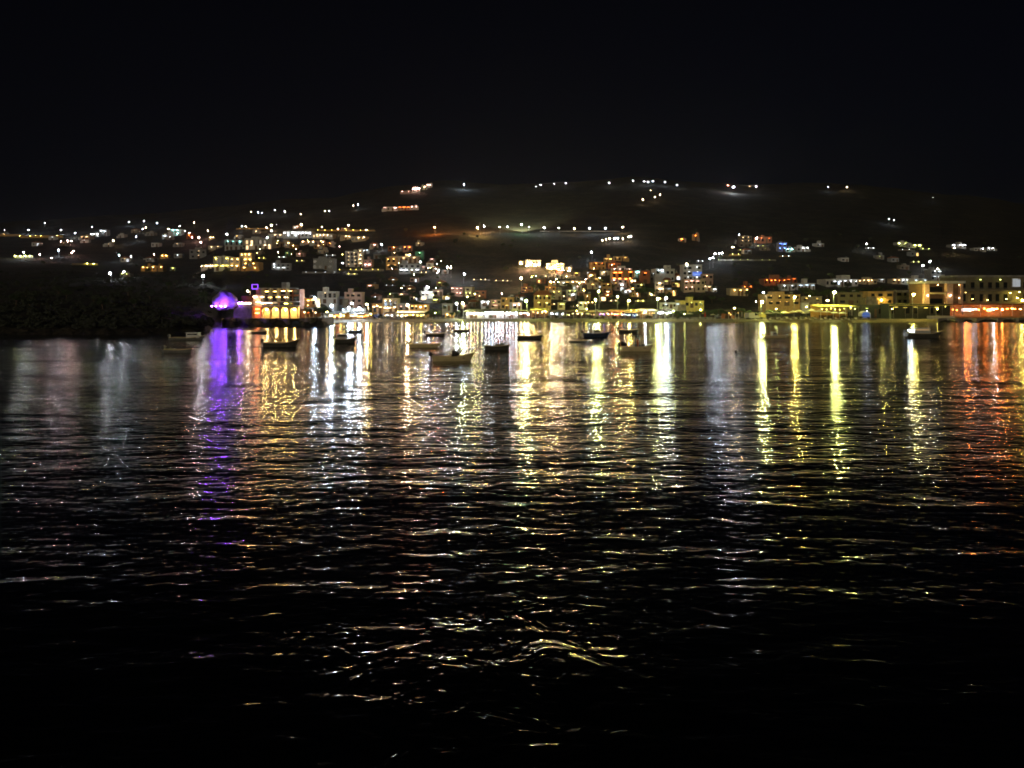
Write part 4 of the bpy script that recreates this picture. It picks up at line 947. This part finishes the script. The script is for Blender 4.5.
# ------------------------------------------------------------------ trees
def crown(name, blobs, n, size, mat, seed):
    r = random.Random(seed); m = MB()
    tot = sum(b[3]**2 for b in blobs)
    for bx, by, bz, br, sq in blobs:
        for _ in range(int(n*br*br/tot)):
            u = r.uniform(-1, 1); a = r.uniform(0, 2*pi); q = sqrt(1-u*u); rr = br*(r.random()**.35)*(1+.18*sin(a*3+bz*2)+.12*sin(u*7))
            x, y, z = bx+rr*q*cos(a), by+rr*q*sin(a), bz+rr*u*sq
            s = size*r.uniform(.5, 1.4); k = len(m.v)
            e1 = mathutils.Vector((r.gauss(0,1), r.gauss(0,1), r.gauss(0,.7))).normalized(); e2 = e1.cross(mathutils.Vector((r.gauss(0,1), r.gauss(0,1), r.gauss(0,1)))).normalized()
            for aa, bb in ((-1,0),(0,-.45),(1,0),(0,.45)): m.v.append((x+s*(aa*e1.x+bb*e2.x), y+s*(aa*e1.y+bb*e2.y), z+s*(aa*e1.z+bb*e2.z)))
            m.f.append((k,k+1,k+2,k+3))
    return m.mesh(name, mat)
def trunkmesh(h, r, seed, nl=5, lean=.3):
    g = random.Random(seed); m = MB(); lx = g.uniform(-lean, lean)
    P = [(0,0,-.5),(lx*.3,0,h*.35),(lx,.1,h*.7),(lx*1.3,.1,h)]
    m.tube(P, [r*1.2, r*.9, r*.7, r*.35], 7)
    for i in range(nl):
        a = 2*pi*i/nl+g.uniform(-.4,.4); z = h*g.uniform(.45,.8); q = h*g.uniform(.25,.45)
        m.tube([(lx*z/h,0,z),(lx*z/h+q*.6*cos(a),q*.6*sin(a),z+q*.45),(lx*z/h+q*cos(a),q*sin(a),z+q*.9)], [r*.45, r*.3, r*.12], 5)
    return m.mesh('trunk', M['bark'])
TP = {}
def blobs(seed, h, w_, n=7):
    g = random.Random(seed); o = [(0,0,h*.68,w_*.62,.8)]
    for i in range(n): a = 2*pi*i/n+g.uniform(-.5,.5); o.append((w_*.55*cos(a), w_*.55*sin(a), h*g.uniform(.48,.88), w_*g.uniform(.28,.46), .8))
    return o
for k in range(4):
    TP['tam%d' % k] = (trunkmesh(3.2, .16, k), crown('crown', blobs(k, 5, 2.2), 1500, .20, M['leaf'], k))
for k in range(3):
    TP['oli%d' % k] = (trunkmesh(2.4, .2, 20+k), crown('crown', blobs(20+k, 4, 2.0, 6), 700, .26, M['olive'], 20+k))
TP['cyp0'] = (trunkmesh(5, .12, 40, 0), crown('crown', [(0,0,1.2+i*.75,.75*(1-i/9.5)+.12,1.2) for i in range(8)], 900, .17, M['leaf'], 41))
def palm(seed):
    g = random.Random(seed); m = MB()
    for i in range(16):
        a = 2*pi*i/16+g.uniform(-.15,.15); up_ = g.uniform(.1,1.0); L_ = g.uniform(1.9,2.4)
        prev = None
        for j in range(9):
            t = j/8; rr = L_*t; z = 5.2+up_*L_*t-1.5*up_*.6*t*t*L_-t*t*.7
            c = (rr*cos(a), rr*sin(a), z); wd = .30*sin(pi*min(1, t*.9+.12))
            for sg in (-1, 1):
                k = len(m.v); m.v += [c, (c[0]+.18*cos(a), c[1]+.18*sin(a), c[2]), (c[0]-sg*wd*sin(a)+.25*cos(a), c[1]+sg*wd*cos(a)+.25*sin(a), c[2]-wd*.6)]; m.f.append((k,k+1,k+2))
    return m.mesh('crown', M['palm'])
TP['pal0'] = (MB().tube([(0,0,-.4),(.1,0,2),(.15,.05,4),(.1,.05,5.2)], [.24,.17,.15,.19], 8).mesh('trunk', M['bark']), palm(3))
HT = {'tam':6.6,'oli':5.2,'cyp':7.4,'pal':6.6}
KN = {'tam':('tamarisk_tree','feathery dark tamarisk tree'),'oli':('olive_tree','rounded grey green olive tree'),'cyp':('cypress_tree','slim dark cypress tree'),'pal':('palm_tree','small palm tree')}
def tree(kind, x, yt, yb, label, D=None, group=None, wide=1.0):
    if D is None: D = solve(x, yb, 0, d0(x)+126 if x < 235 and yb < 262 else d0(x)+12)
    h = (yb-yt)*D/F; s = h/HT[kind]; keys = [q for q in TP if q.startswith(kind)]; tm, cm = TP[R.choice(keys)]
    t = empty(KN[kind][0], W(x, D), R.uniform(0, 6.28), label, 'tree', group); t.scale = (s*wide, s*wide, s)
    tr = link('trunk', tm, t); link('crown', cm, t)
def trees(kind, zone, pts, wide=1.0, D=None):
    pts = sorted(pts)
    for i, p in enumerate(pts):
        tree(kind, p[0], p[1], p[2], '%s %s%s' % (KN[kind][1], zone, ordw(i, len(pts))), group=zone+' trees', wide=wide*(p[3] if len(p) > 3 else 1), D=d0(p[0])+D if D else None)
trees('tam', 'along the beach right of the white taverna', [(677,308,319.5,1.2),(684,307.5,319.5,1.2),(691,309,319.5,1.2),(698,308,319.5,1.2),(706,307,319,1.2),(713,306,319,1.2),(720,305,319,1.2),(727,306,319,1.1),(735,304,318,1.2),(741,303,317.5,1.1)], D=12.5)
trees('tam', 'around the bright twin street lamp', [(748,306,317.5),(756,308,318,1.1),(768,305,317,1.2),(775,305,317.5,1.2),(782,306,317.5)], D=14)
trees('tam', 'between the pale terrace and the white tavernas', [(424,309,319,1.2),(431,306,319,1.3),(438,308,319,1.3),(458,309,319.5),(452,309,318.5)], D=13)
trees('tam', 'beside the arcaded hotel', [(300,303,318,1.2),(309,305,318,1.2),(317,304,318,1.2),(323,303,318,1.2)], D=12)
tree('tam', 491, 314, 320, 'small dark tamarisk tree in front of the blazing white taverna', D=d0(491)+9)
trees('tam', 'in the town centre behind the tavernas', [(543,301,311,1.1),(556,305,312),(573,300,311,1.2),(590,303,311),(612,300,309),(606,303,311,1.1)], D=38)
tree('tam', 648, 283, 299, 'broad dark tree filling the gap below the brick orange house', wide=1.7)
tree('tam', 639, 285, 298, 'dark round tree left of the broad tree in the town centre', wide=1.3)
trees('tam', 'behind the tall lamp and pergola', [(804,283,299,1.3),(812,286,300,1.3),(826,285,301,1.3),(842,287,300,1.3),(854,284,298,1.4),(866,285,297,1.4),(878,284,296,1.5),(890,285,297,1.4)])
trees('tam', 'on the dark slope below the hillside hotel', [(690,292,301,1.4),(700,294,302,1.5),(712,293,303,1.4),(722,295,304,1.4),(758,290,301,1.4)])
trees('oli', 'below the olive lit bank', [(398,278,286,1.2),(380,271,282,1.3),(388,277,287,1.3),(360,277,286,1.3),(371,284,293,1.3),(342,281,289,1.3)])
trees('tam', 'behind the left waterfront houses', [(366,293,305,1.2),(373,294,306,1.2),(398,290,303,1.5),(405,292,305,1.3),(416,289,303,1.3),(443,297,306,1.4),(449,296,306,1.2)])
trees('cyp', 'standing by the left waterfront', [(331,292,305),(346,288,300),(206,292,305),(480,292,304),(519,290,303)])
trees('pal', 'on the seafront promenade', [(369,306,319),(719,307,319),(858,304,318),(664,305,319),(442,305,319)], D=12)
trees('oli', 'among the upper left village', [(282,244,253,1.3),(290,246,254,1.3),(297,260,268,1.3),(306,247,254,1.2),(262,252,260,1.3),(254,258,264,1.2),(337,242,249,1.2),(382,252,262,1.3),(376,245,252,1.2),(394,262,272,1.3)])
i = 0
for _ in range(400):
    x = R.uniform(-60, 1090); y = R.uniform(232, 312)
    D = solve(x, y)
    if D < d0(x)+45 or D > 700: continue
    if any(abs(x-a) < b for a, b in ((625, 40),(300,50),(560,20))) and R.random() < .6: continue
    h = R.uniform(2.8, 4.8); kn = R.choice(['oli','oli','oli','tam'])
    tree(kn, x, y-h*F/D, y, 'dim %s tree scattered on the dark hillsides' % ('olive' if kn == 'oli' else 'tamarisk'), D=D, group='%s trees scattered on the dark hillsides' % ('olive' if kn == 'oli' else 'tamarisk'), wide=1.2)
    i += 1
    if i > 180: break
i = 0
for _ in range(900):
    x, y = R.choice([(R.uniform(540,690), R.uniform(279,309)), (R.uniform(380,455), R.uniform(262,306)), (R.uniform(225,345), R.uniform(242,262)), (R.uniform(690,930), R.uniform(286,304))])
    if x < 250 and y > 250: continue
    D = solve(x, y, 0, d0(x)+ (126 if x < 250 else 40))
    h = R.uniform(2.0, 4.2)
    tree(R.choice(['oli','tam']), x, y-h*F/D, y, 'bushy garden tree squeezed between village houses', D=D, group='garden trees between the village houses', wide=1.35)
    i += 1
    if i >= 85: break
pts = [x+R.uniform(-3,3) for x in list(range(380, 470, 9))+list(range(532, 700, 8))+list(range(742, 870, 9))]
for i, x in enumerate(pts):
    D = d0(x)+R.uniform(6.3, 9); hh = R.uniform(.8, 1.7)
    tree('oli', x, 0, hh*F/D, 'low green shrub along the sandy edge of the promenade', D=D, group='low shrubs along the promenade', wide=1.5)
# headland scrub: a mass of low bushes nobody could count
def scrub():
    m = MB(); r = random.Random(5)
    for _ in range(1900):
        x = r.uniform(-250, 212); D = d0(x)+3+r.random()**1.7*330; X, Y, Z = W(x, D); s = r.uniform(.5, 1.5)
        for q in range(22):
            u = r.uniform(0,1); a = r.uniform(0, 2*pi); rr = s*(r.random()**.4); px_, py_, pz_ = X+rr*cos(a)*(1-u*.5), Y+rr*sin(a)*(1-u*.5), Z+s*.8*u
            k = len(m.v); e = s*.22
            m.v += [(px_-e, py_+r.uniform(-e,e), pz_), (px_+r.uniform(-e,e), py_, pz_+e), (px_+e, py_+r.uniform(-e,e), pz_), (px_, py_, pz_-e*.6)]; m.f.append((k,k+1,k+2,k+3))
    tag(m.build('undergrowth', M['darkleaf']), 'dark scrub covering the unlit headland at left', 'undergrowth', kind='stuff')
scrub()

# ------------------------------------------------------------------ boats
def hullmesh(L, Bm, h, bow, mat, stern=1.0, draft=.35):
    m = MB(); m.sm = False; ns = 18
    rings = []
    for i in range(ns+1):
        t = i/ns; x = lerp(-L/2, L/2, t)
        bh = Bm/2*(1-max(0, (t-.35)/.65)**2.6)*lerp(stern*.8, 1, min(1, t/.35)); bh = max(bh, .03)
        zs = h*(.92 - .10*sin(pi*min(1, t*1.05))) + bow*max(0, (t-.45)/.55)**2.2
        xk = x - (.12*L*max(0, t-.8)/.2 if t > .8 else 0)
        ring = [(x, -bh, zs), (lerp(x, xk, .5), -bh*.86, zs*.45), (xk, -bh*.5, -draft*.4), (xk, 0, -draft*(1-max(0, t-.7))), (xk, bh*.5, -draft*.4), (lerp(x, xk, .5), bh*.86, zs*.45), (x, bh, zs),
                (x, bh*.86, zs), (x-.02, bh*.7, zs*.35 if t < .93 else zs-.05), (x-.02, -bh*.7, zs*.35 if t < .93 else zs-.05), (x, -bh*.86, zs)]
        rings.append(ring); m.v += ring
    n = 11
    for i in range(ns):
        for k in range(n):
            j = (k+1) % n; m.f.append((i*n+k, i*n+j, (i+1)*n+j, (i+1)*n+k))
    m.f.append(tuple(range(n-1, -1, -1))); m.f.append(tuple(range(ns*n, ns*n+n)))
    rim = MB()
    for sgn in (0, 6):
        rim.tube([rings[i][sgn] for i in range(ns+1)], .045, 6)
    return m, rim, rings
def boat(xc, ywl, lenpx, label, hull='hullcream', rim='hullcream', h=.55, bow=.3, rz=0, beam=None, motor=True, cabin=None, canopy=False, tarp=False, tiller=False, thw=3, rope=True, name='fishing_boat', lights=None, mirror=False, cargo=False, stem=0):
    D = CAMZ*F/(ywl-HZ); L = lenpx*D/F/max(.5, cos(rz)); X = (xc-512)*D/F
    t = empty(name, (X, D, 0), rz + (pi if mirror else 0), label, 'boat')
    Bm = beam or L*.34
    m, rm, rings = hullmesh(L, Bm, h, bow, M[hull])
    ho = m.build('hull', M[hull], t); rm.build('rim', M[rim], ho)
    # dark waterline band
    for k in range(thw):
        x = -L*.28+k*L*.25; w_ = Bm*.40
        MB().box(x-.12, x+.12, -w_, w_, h*.55, h*.55+.05).build('seat', M['wood'], t)
    if stem: MB().tube([(L/2-.02,0,h+bow-.1),(L/2+.08,0,h+bow+stem*.6),(L/2+.02,0,h+bow+stem)], [.07,.06,.09], 6).build('stem_post', M['wood'], t)
    if motor:
        mo = MB().box(-L/2-.42, -L/2-.08, -.16, .16, h*.9, h*.9+.42); mo.prism([(-L/2-.40,h*.9+.42),(-L/2-.12,h*.9+.42),(-L/2-.18,h*.9+.52),(-L/2-.34,h*.9+.52)], -.13, .13)
        mm = mo.build('outboard_motor', M['dark'], t)
        if tiller: MB().tube([(-L/2-.35,0,h*1.1),(-L/2-.85,0,h*.95),(-L/2-1.05,0,h*.4),(-L/2-1.1,0,h*.05)], [.09,.08,.08,.14], 6).build('motor_leg', M['metal'], mm)
        else: MB().tube([(-L/2-.25,0,h*.95),(-L/2-.25,0,-.5)], [.08,.07], 6).build('motor_leg', M['metal'], mm)
    if tarp:
        tm = MB(); tm.sm = True; tm.ball(tarp*L, 0, h+.15, .42, 10, 7, 1.1); tm.v = [(x+(.08*sin(z*9+y*5)), y, z) for x, y, z in tm.v]; tm.build('tarpaulin_bundle', M['tarp'], t)
    if cargo:
        for a, b in ((-.05,.25),(.1,.18),(.2,.22)): MB().box(a*L-.2, a*L+.2, -.25, .2, h*.6, h+b).build('crate', M['hullgrey'], t)
        MB().tube([(L*.02,0,h*.6),(L*.02,0,h+.75)], [.09,.13], 7).build('mooring_bitt', M['orange'], t)
    if cabin:
        a, b, ch_ = cabin
        p = [(a*L, h*.7), (b*L, h*.8), (b*L-.25, h+ch_), (a*L+.05, h+ch_)]
        cb = MB().prism(p, -Bm*.32, Bm*.32).build('cabin', M['hullwhite'], t)
        zz = h+ch_*.45; z2 = h+ch_*.85
        for sgn in (-1, 1):
            yy = sgn*Bm*.32
            MB().prism([(a*L+.2, zz), (b*L-.3, zz), (b*L-.38, z2), (a*L+.2, z2)][::-1], min(yy, yy+sgn*.015), max(yy, yy+sgn*.015)).build('window', M['glass'] if not lights else E('warm', .25), cb)
        MB().box(a*L-.1, b*L-.1, -Bm*.36, Bm*.36, h+ch_, h+ch_+.06).build('cabin_roof', M['hullwhite'], cb)
    if canopy:
        c_ = MB().box(-L*.30, L*.12, -Bm*.38, Bm*.38, h+1.25, h+1.31).build('canopy', M['tarp'] if canopy == 1 else M['canvas'], t)
        for a in (-.29, -.09, .11):
            for sgn in (-1, 1): MB().tube([(a*L, sgn*Bm*.36, h*.8), (a*L, sgn*Bm*.36, h+1.25)], .035, 6).build('canopy_post', M['hullcream'], c_)
    if rope:
        rp_ = MB().tube([(L/2-.05,0,h+bow*.8),(L/2+.5,.1,.25),(L/2+1.0,.3,-.2)], .02, 5).build('mooring_rope', M['rope'], t)
    if lights:
        for (a, z, c, s, r) in lights: link('deck_lamp', bulbmesh(c, s, r), t, (a*L, -Bm*.2, z))
    return t
boat(454,361,42,'cream wooden boat with dark tarpaulin bundle, nearest and largest in the bay',h=.62,bow=.42,rz=.12,tarp=.03,thw=3,stem=.12)
boat(425.5,347.5,32,'slim cream boat with its outboard leg tilted up, left of the largest boat',h=.5,bow=.15,rz=.05,tiller=True)
boat(282,347,35,'dark boat with high curled bow on the warm reflections below the hotel',hull='hulldark',h=.75,bow=.55,rz=.06,stem=.65,cargo=False,motor=True)
boat(260,333,17,'small dark boat close under the arcaded hotel quay',hull='hulldark',h=.4,bow=.2,cargo=True,motor=False)
boat(346,343,21,'dark cuddy boat with raised motor leg on white reflections',hull='hulldark',h=.75,bow=.3,cabin=(-.42,.1,.6),tiller=True,rz=.2)
boat(356,332,15,'small dark dinghy just behind the dark cuddy boat',hull='hullblue',h=.45,bow=.2,motor=False,name='dinghy')
boat(436,336,20,'dark open boat with outboard, second row left of centre',hull='hulldark',h=.5,bow=.15)
boat(462.5,331.5,17,'small dark open boat close under the white taverna reflections',hull='hulldark',h=.45,bow=.15)
boat(498,350,26,'dark work boat with upright orange bitt amid pink and white reflections',hull='hulldark',h=.7,bow=.15,cargo=True,rz=-.05)
boat(530.5,338.8,26,'long black open boat with flat rail on peach reflections',hull='hulldark',h=.62,bow=.18,motor=False,stem=.12)
boat(579,342,20,'low pale grey dinghy left of the dark speedboat',hull='hullgrey',h=.28,bow=.06,motor=False,thw=1,name='dinghy')
boat(597,337,27,'dark sleek speedboat with low windscreen right of the pale dinghy',hull='hullblue',rim='metal',h=.8,bow=.25,cabin=(-.15,.15,.45),name='speedboat')
boat(629,332.5,20,'dark motor boat with big cowling behind the canopied boat',hull='hulldark',h=.65,bow=.1)
boat(637,351,32,'canopied boat with cream bow and dark stern on the centre right',hull='hullcream',h=.7,bow=.25,canopy=1,rz=-.08,cargo=True,tarp=-.42)
boat(776.5,337.8,25,'cream rimmed boat with small pale windshield between two yellow reflections',hull='hullcream',h=.42,bow=.15,cabin=(-.2,.02,.55))
boat(924,338,38,'cabin cruiser with lit white stern below the tall yellow lamp',hull='hulldark',rim='hullcream',h=1.0,bow=.35,cabin=(-.32,.12,.75),name='cabin_cruiser',rz=.05,
     lights=[(-.45,1.35,'cool',60,.12),(-.38,1.2,'white',90,.12),(-.06,1.45,'yellow',40,.07),(.0,1.45,'yellow',40,.07)])
boat(179,352.5,28,'low tan dinghy nearest the dark headland',hull='hullgrey',h=.45,bow=.1,motor=True,rz=-.05,name='dinghy')
boat(188,340,34,'dim motor boat with boxy cabin in the headland shadow',hull='hullgrey',h=.5,bow=.3,cabin=(-.02,.36,.7),name='motor_boat',rz=.05)
boat(157,331.8+1.5,14,'tiny dim boat under the headland, farthest left',hull='hullgrey',h=.4,bow=.1,name='dinghy')
def buoy(x, y, mat, label, r=.28):
    D = CAMZ*F/(y-HZ); m = MB(); m.sm = True; m.ball(0,0,.12,r,12,8,1.1)
    o = link('buoy', m.mesh('buoy', M[mat]), None, ((x-512)*D/F, D, 0)); tag(o, label, 'buoy')
buoy(230,338,'tarp','small black mooring buoy on the violet reflection'); buoy(316,345.5,'tarp','small black mooring buoy right of the curled bow boat'); buoy(212,331.8,'canvas','pale mooring buoy beside the headland tip',.35)
buoy(736,352,'tarp','small dark mooring buoy on the bluish reflection',.2)

for x, y, c, p, lab in ((522,226,(.9,.95,.5),1300000,'greenish floodlight aimed up the slope from the hillside road'),(480,227,(1.0,.5,.15),160000,'amber floodlight aimed up the slope from the hillside road'),(436,228,(1.0,.3,.06),120000,'orange floodlight aimed along the dark slope')):
    D = solve(x, y+3, 5); X, Y, Z = W(x, D)
    f_ = empty('floodlight', (X, Y, Z), 0, lab, 'floodlight'); MB().cyl(0,0,-.5,11,.12,.08,6).build('pole', M['metal'], f_); MB().box(-.4,.4,-.2,.2,11,11.5).build('housing', M['metal'], f_)
    L_ = bpy.data.lights.new('floodlight_beam', 'SPOT'); L_.energy = p; L_.color = c; L_.spot_size = radians(52 if x > 500 else 125); L_.spot_blend = .9; L_.shadow_soft_size = .3
    lo = link('floodlight_beam', L_, f_, (0, .4, 11.3)); lo.rotation_euler = (-mathutils.Vector((0, 1, .12))).to_track_quat('Z', 'Y').to_euler()

gp = None; i = 0
gm = MB().cyl(0,0,-.3,2.6,.04,.03,5).mesh('pole', M['metal'])
for _ in range(1500):
    x, y = R.choice([(R.uniform(540,690), R.uniform(281,309)), (R.uniform(380,520), R.uniform(290,307)), (R.uniform(385,452), R.uniform(262,280)), (R.uniform(225,345), R.uniform(242,262)), (R.uniform(745,930), R.uniform(296,310)), (R.uniform(530,640), R.uniform(268,290))])
    if 452 < x < 530 and y < 300: continue
    D = solve(x, y, 0, d0(x)+(126 if x < 250 else 32)); c = R.choice(['yellow','lime','warm','sodium','yellow','pink'])
    t = empty('fill_lamp', W(x, D), 0, 'small dim %s fill lamp added between the village houses' % CW[c], 'fill lamp', '%s fill lamps added between the village houses' % CW[c])  # added fill lamps, scattered at random to brighten dark slopes and trees
    p = link('pole', gm, t); link('bulb', bulbmesh(c, R.choice((150, 260, 420)), .13), p, (0, 0, 2.7))
    i += 1
    if i >= 70: break

for i, (x, y, c, q) in enumerate([(521,263,'sodium',1),(527,265,'pink',1.3),(531,262.5,'warm',1),(535,265,'sodium',1.4),(539,264,'pink',1.2),(547,266,'sodium',1.2),(551,268,'warm',1.8),(555,266,'sodium',2),(558,268.5,'pink',1.8),(563,269,'sodium',1.2),(569,270,'warm',.9)]):
    D = solve(x, y, 2.6)-4; t = empty('terrace_lamp', W(x, D), 0, '%s terrace lamp glaring in front of the orange white villas%s' % (CW[c], ordw(i, 11)), 'terrace lamp', 'terrace lamps of the orange white villas')
    p = link('pole', gm, t); o = link('bulb', bulbmesh(c, round(800*q), .24), p, (0, 0, 2.7)); o.scale = (R.choice((1, 2.5)), 1, .8)
#--PART2--
# ------------------------------------------------------------------ camera, world, sun
cam = bpy.data.cameras.new('camera'); co = bpy.data.objects.new('camera', cam); col.objects.link(co)
co.location = (0, 0, CAMZ); co.rotation_euler = (radians(90), 0, 0)
cam.sensor_width = 36; cam.lens = F/1024*36; cam.shift_y = -(384-HZ)/1024; cam.clip_end = 9000; cam.clip_start = .1
sc.camera = co
w = bpy.data.worlds.new('World'); sc.world = w; w.use_nodes = True; nt = w.node_tree
sky = nt.nodes.new('ShaderNodeTexSky'); sky.sky_type = 'NISHITA'; sky.sun_disc = False
EL, AZ = radians(7), radians(200)
sky.sun_elevation = EL; sky.sun_rotation = AZ
bg = nt.nodes['Background']; bg.inputs['Strength'].default_value = .0006; mx = nt.nodes.new('ShaderNodeMix'); mx.data_type = 'RGBA'; mx.blend_type = 'MULTIPLY'; mx.inputs['Factor'].default_value = 1; mx.inputs['B'].default_value = (.62,.60,1.25,1); nt.links.new(sky.outputs[0], mx.inputs['A']); nt.links.new(mx.outputs['Result'], bg.inputs['Color'])
sun = bpy.data.lights.new('camera_side_fill', 'SUN'); sun.energy = .44; sun.angle = radians(.5); sun.color = (1.0,.86,.62)  # added warm fill from behind the camera, standing in for pier light on hulls
so = bpy.data.objects.new('camera_side_fill', sun); col.objects.link(so)
import mathutils
d = mathutils.Vector((sin(AZ)*cos(EL), cos(AZ)*cos(EL), sin(EL)))
so.rotation_euler = d.to_track_quat('Z', 'Y').to_euler()
sc.view_settings.view_transform = 'Standard'; sc.view_settings.look = 'None'; sc.view_settings.exposure = 0; sc.view_settings.gamma = 1
sc.cycles.use_denoising = True
sc.cycles.max_bounces = 5; sc.cycles.diffuse_bounces = 2; sc.cycles.glossy_bounces = 3
sc.cycles.sample_clamp_indirect = 4.0
sc.cycles.pixel_filter_type = 'BLACKMAN_HARRIS'; sc.cycles.filter_width = 1.7
sc.cycles.caustics_reflective = True

if HAZE:
    m = bpy.data.materials.new('air'); m.use_nodes = True; n = m.node_tree; n.nodes.remove(n.nodes['Principled BSDF'])
    v_ = n.nodes.new('ShaderNodeVolumePrincipled'); v_.inputs['Density'].default_value = HAZE; v_.inputs['Color'].default_value = (.85,.88,1.0,1); v_.inputs['Anisotropy'].default_value = .7
    n.links.new(v_.outputs[0], n.nodes['Material Output'].inputs['Volume'])
    hb = MB().box(-3200, 3200, -320, 7000, -8, 420); tag(hb.build('haze', m), 'thin night haze over the whole bay', 'haze', kind='stuff')
    sc.cycles.volume_bounces = 0
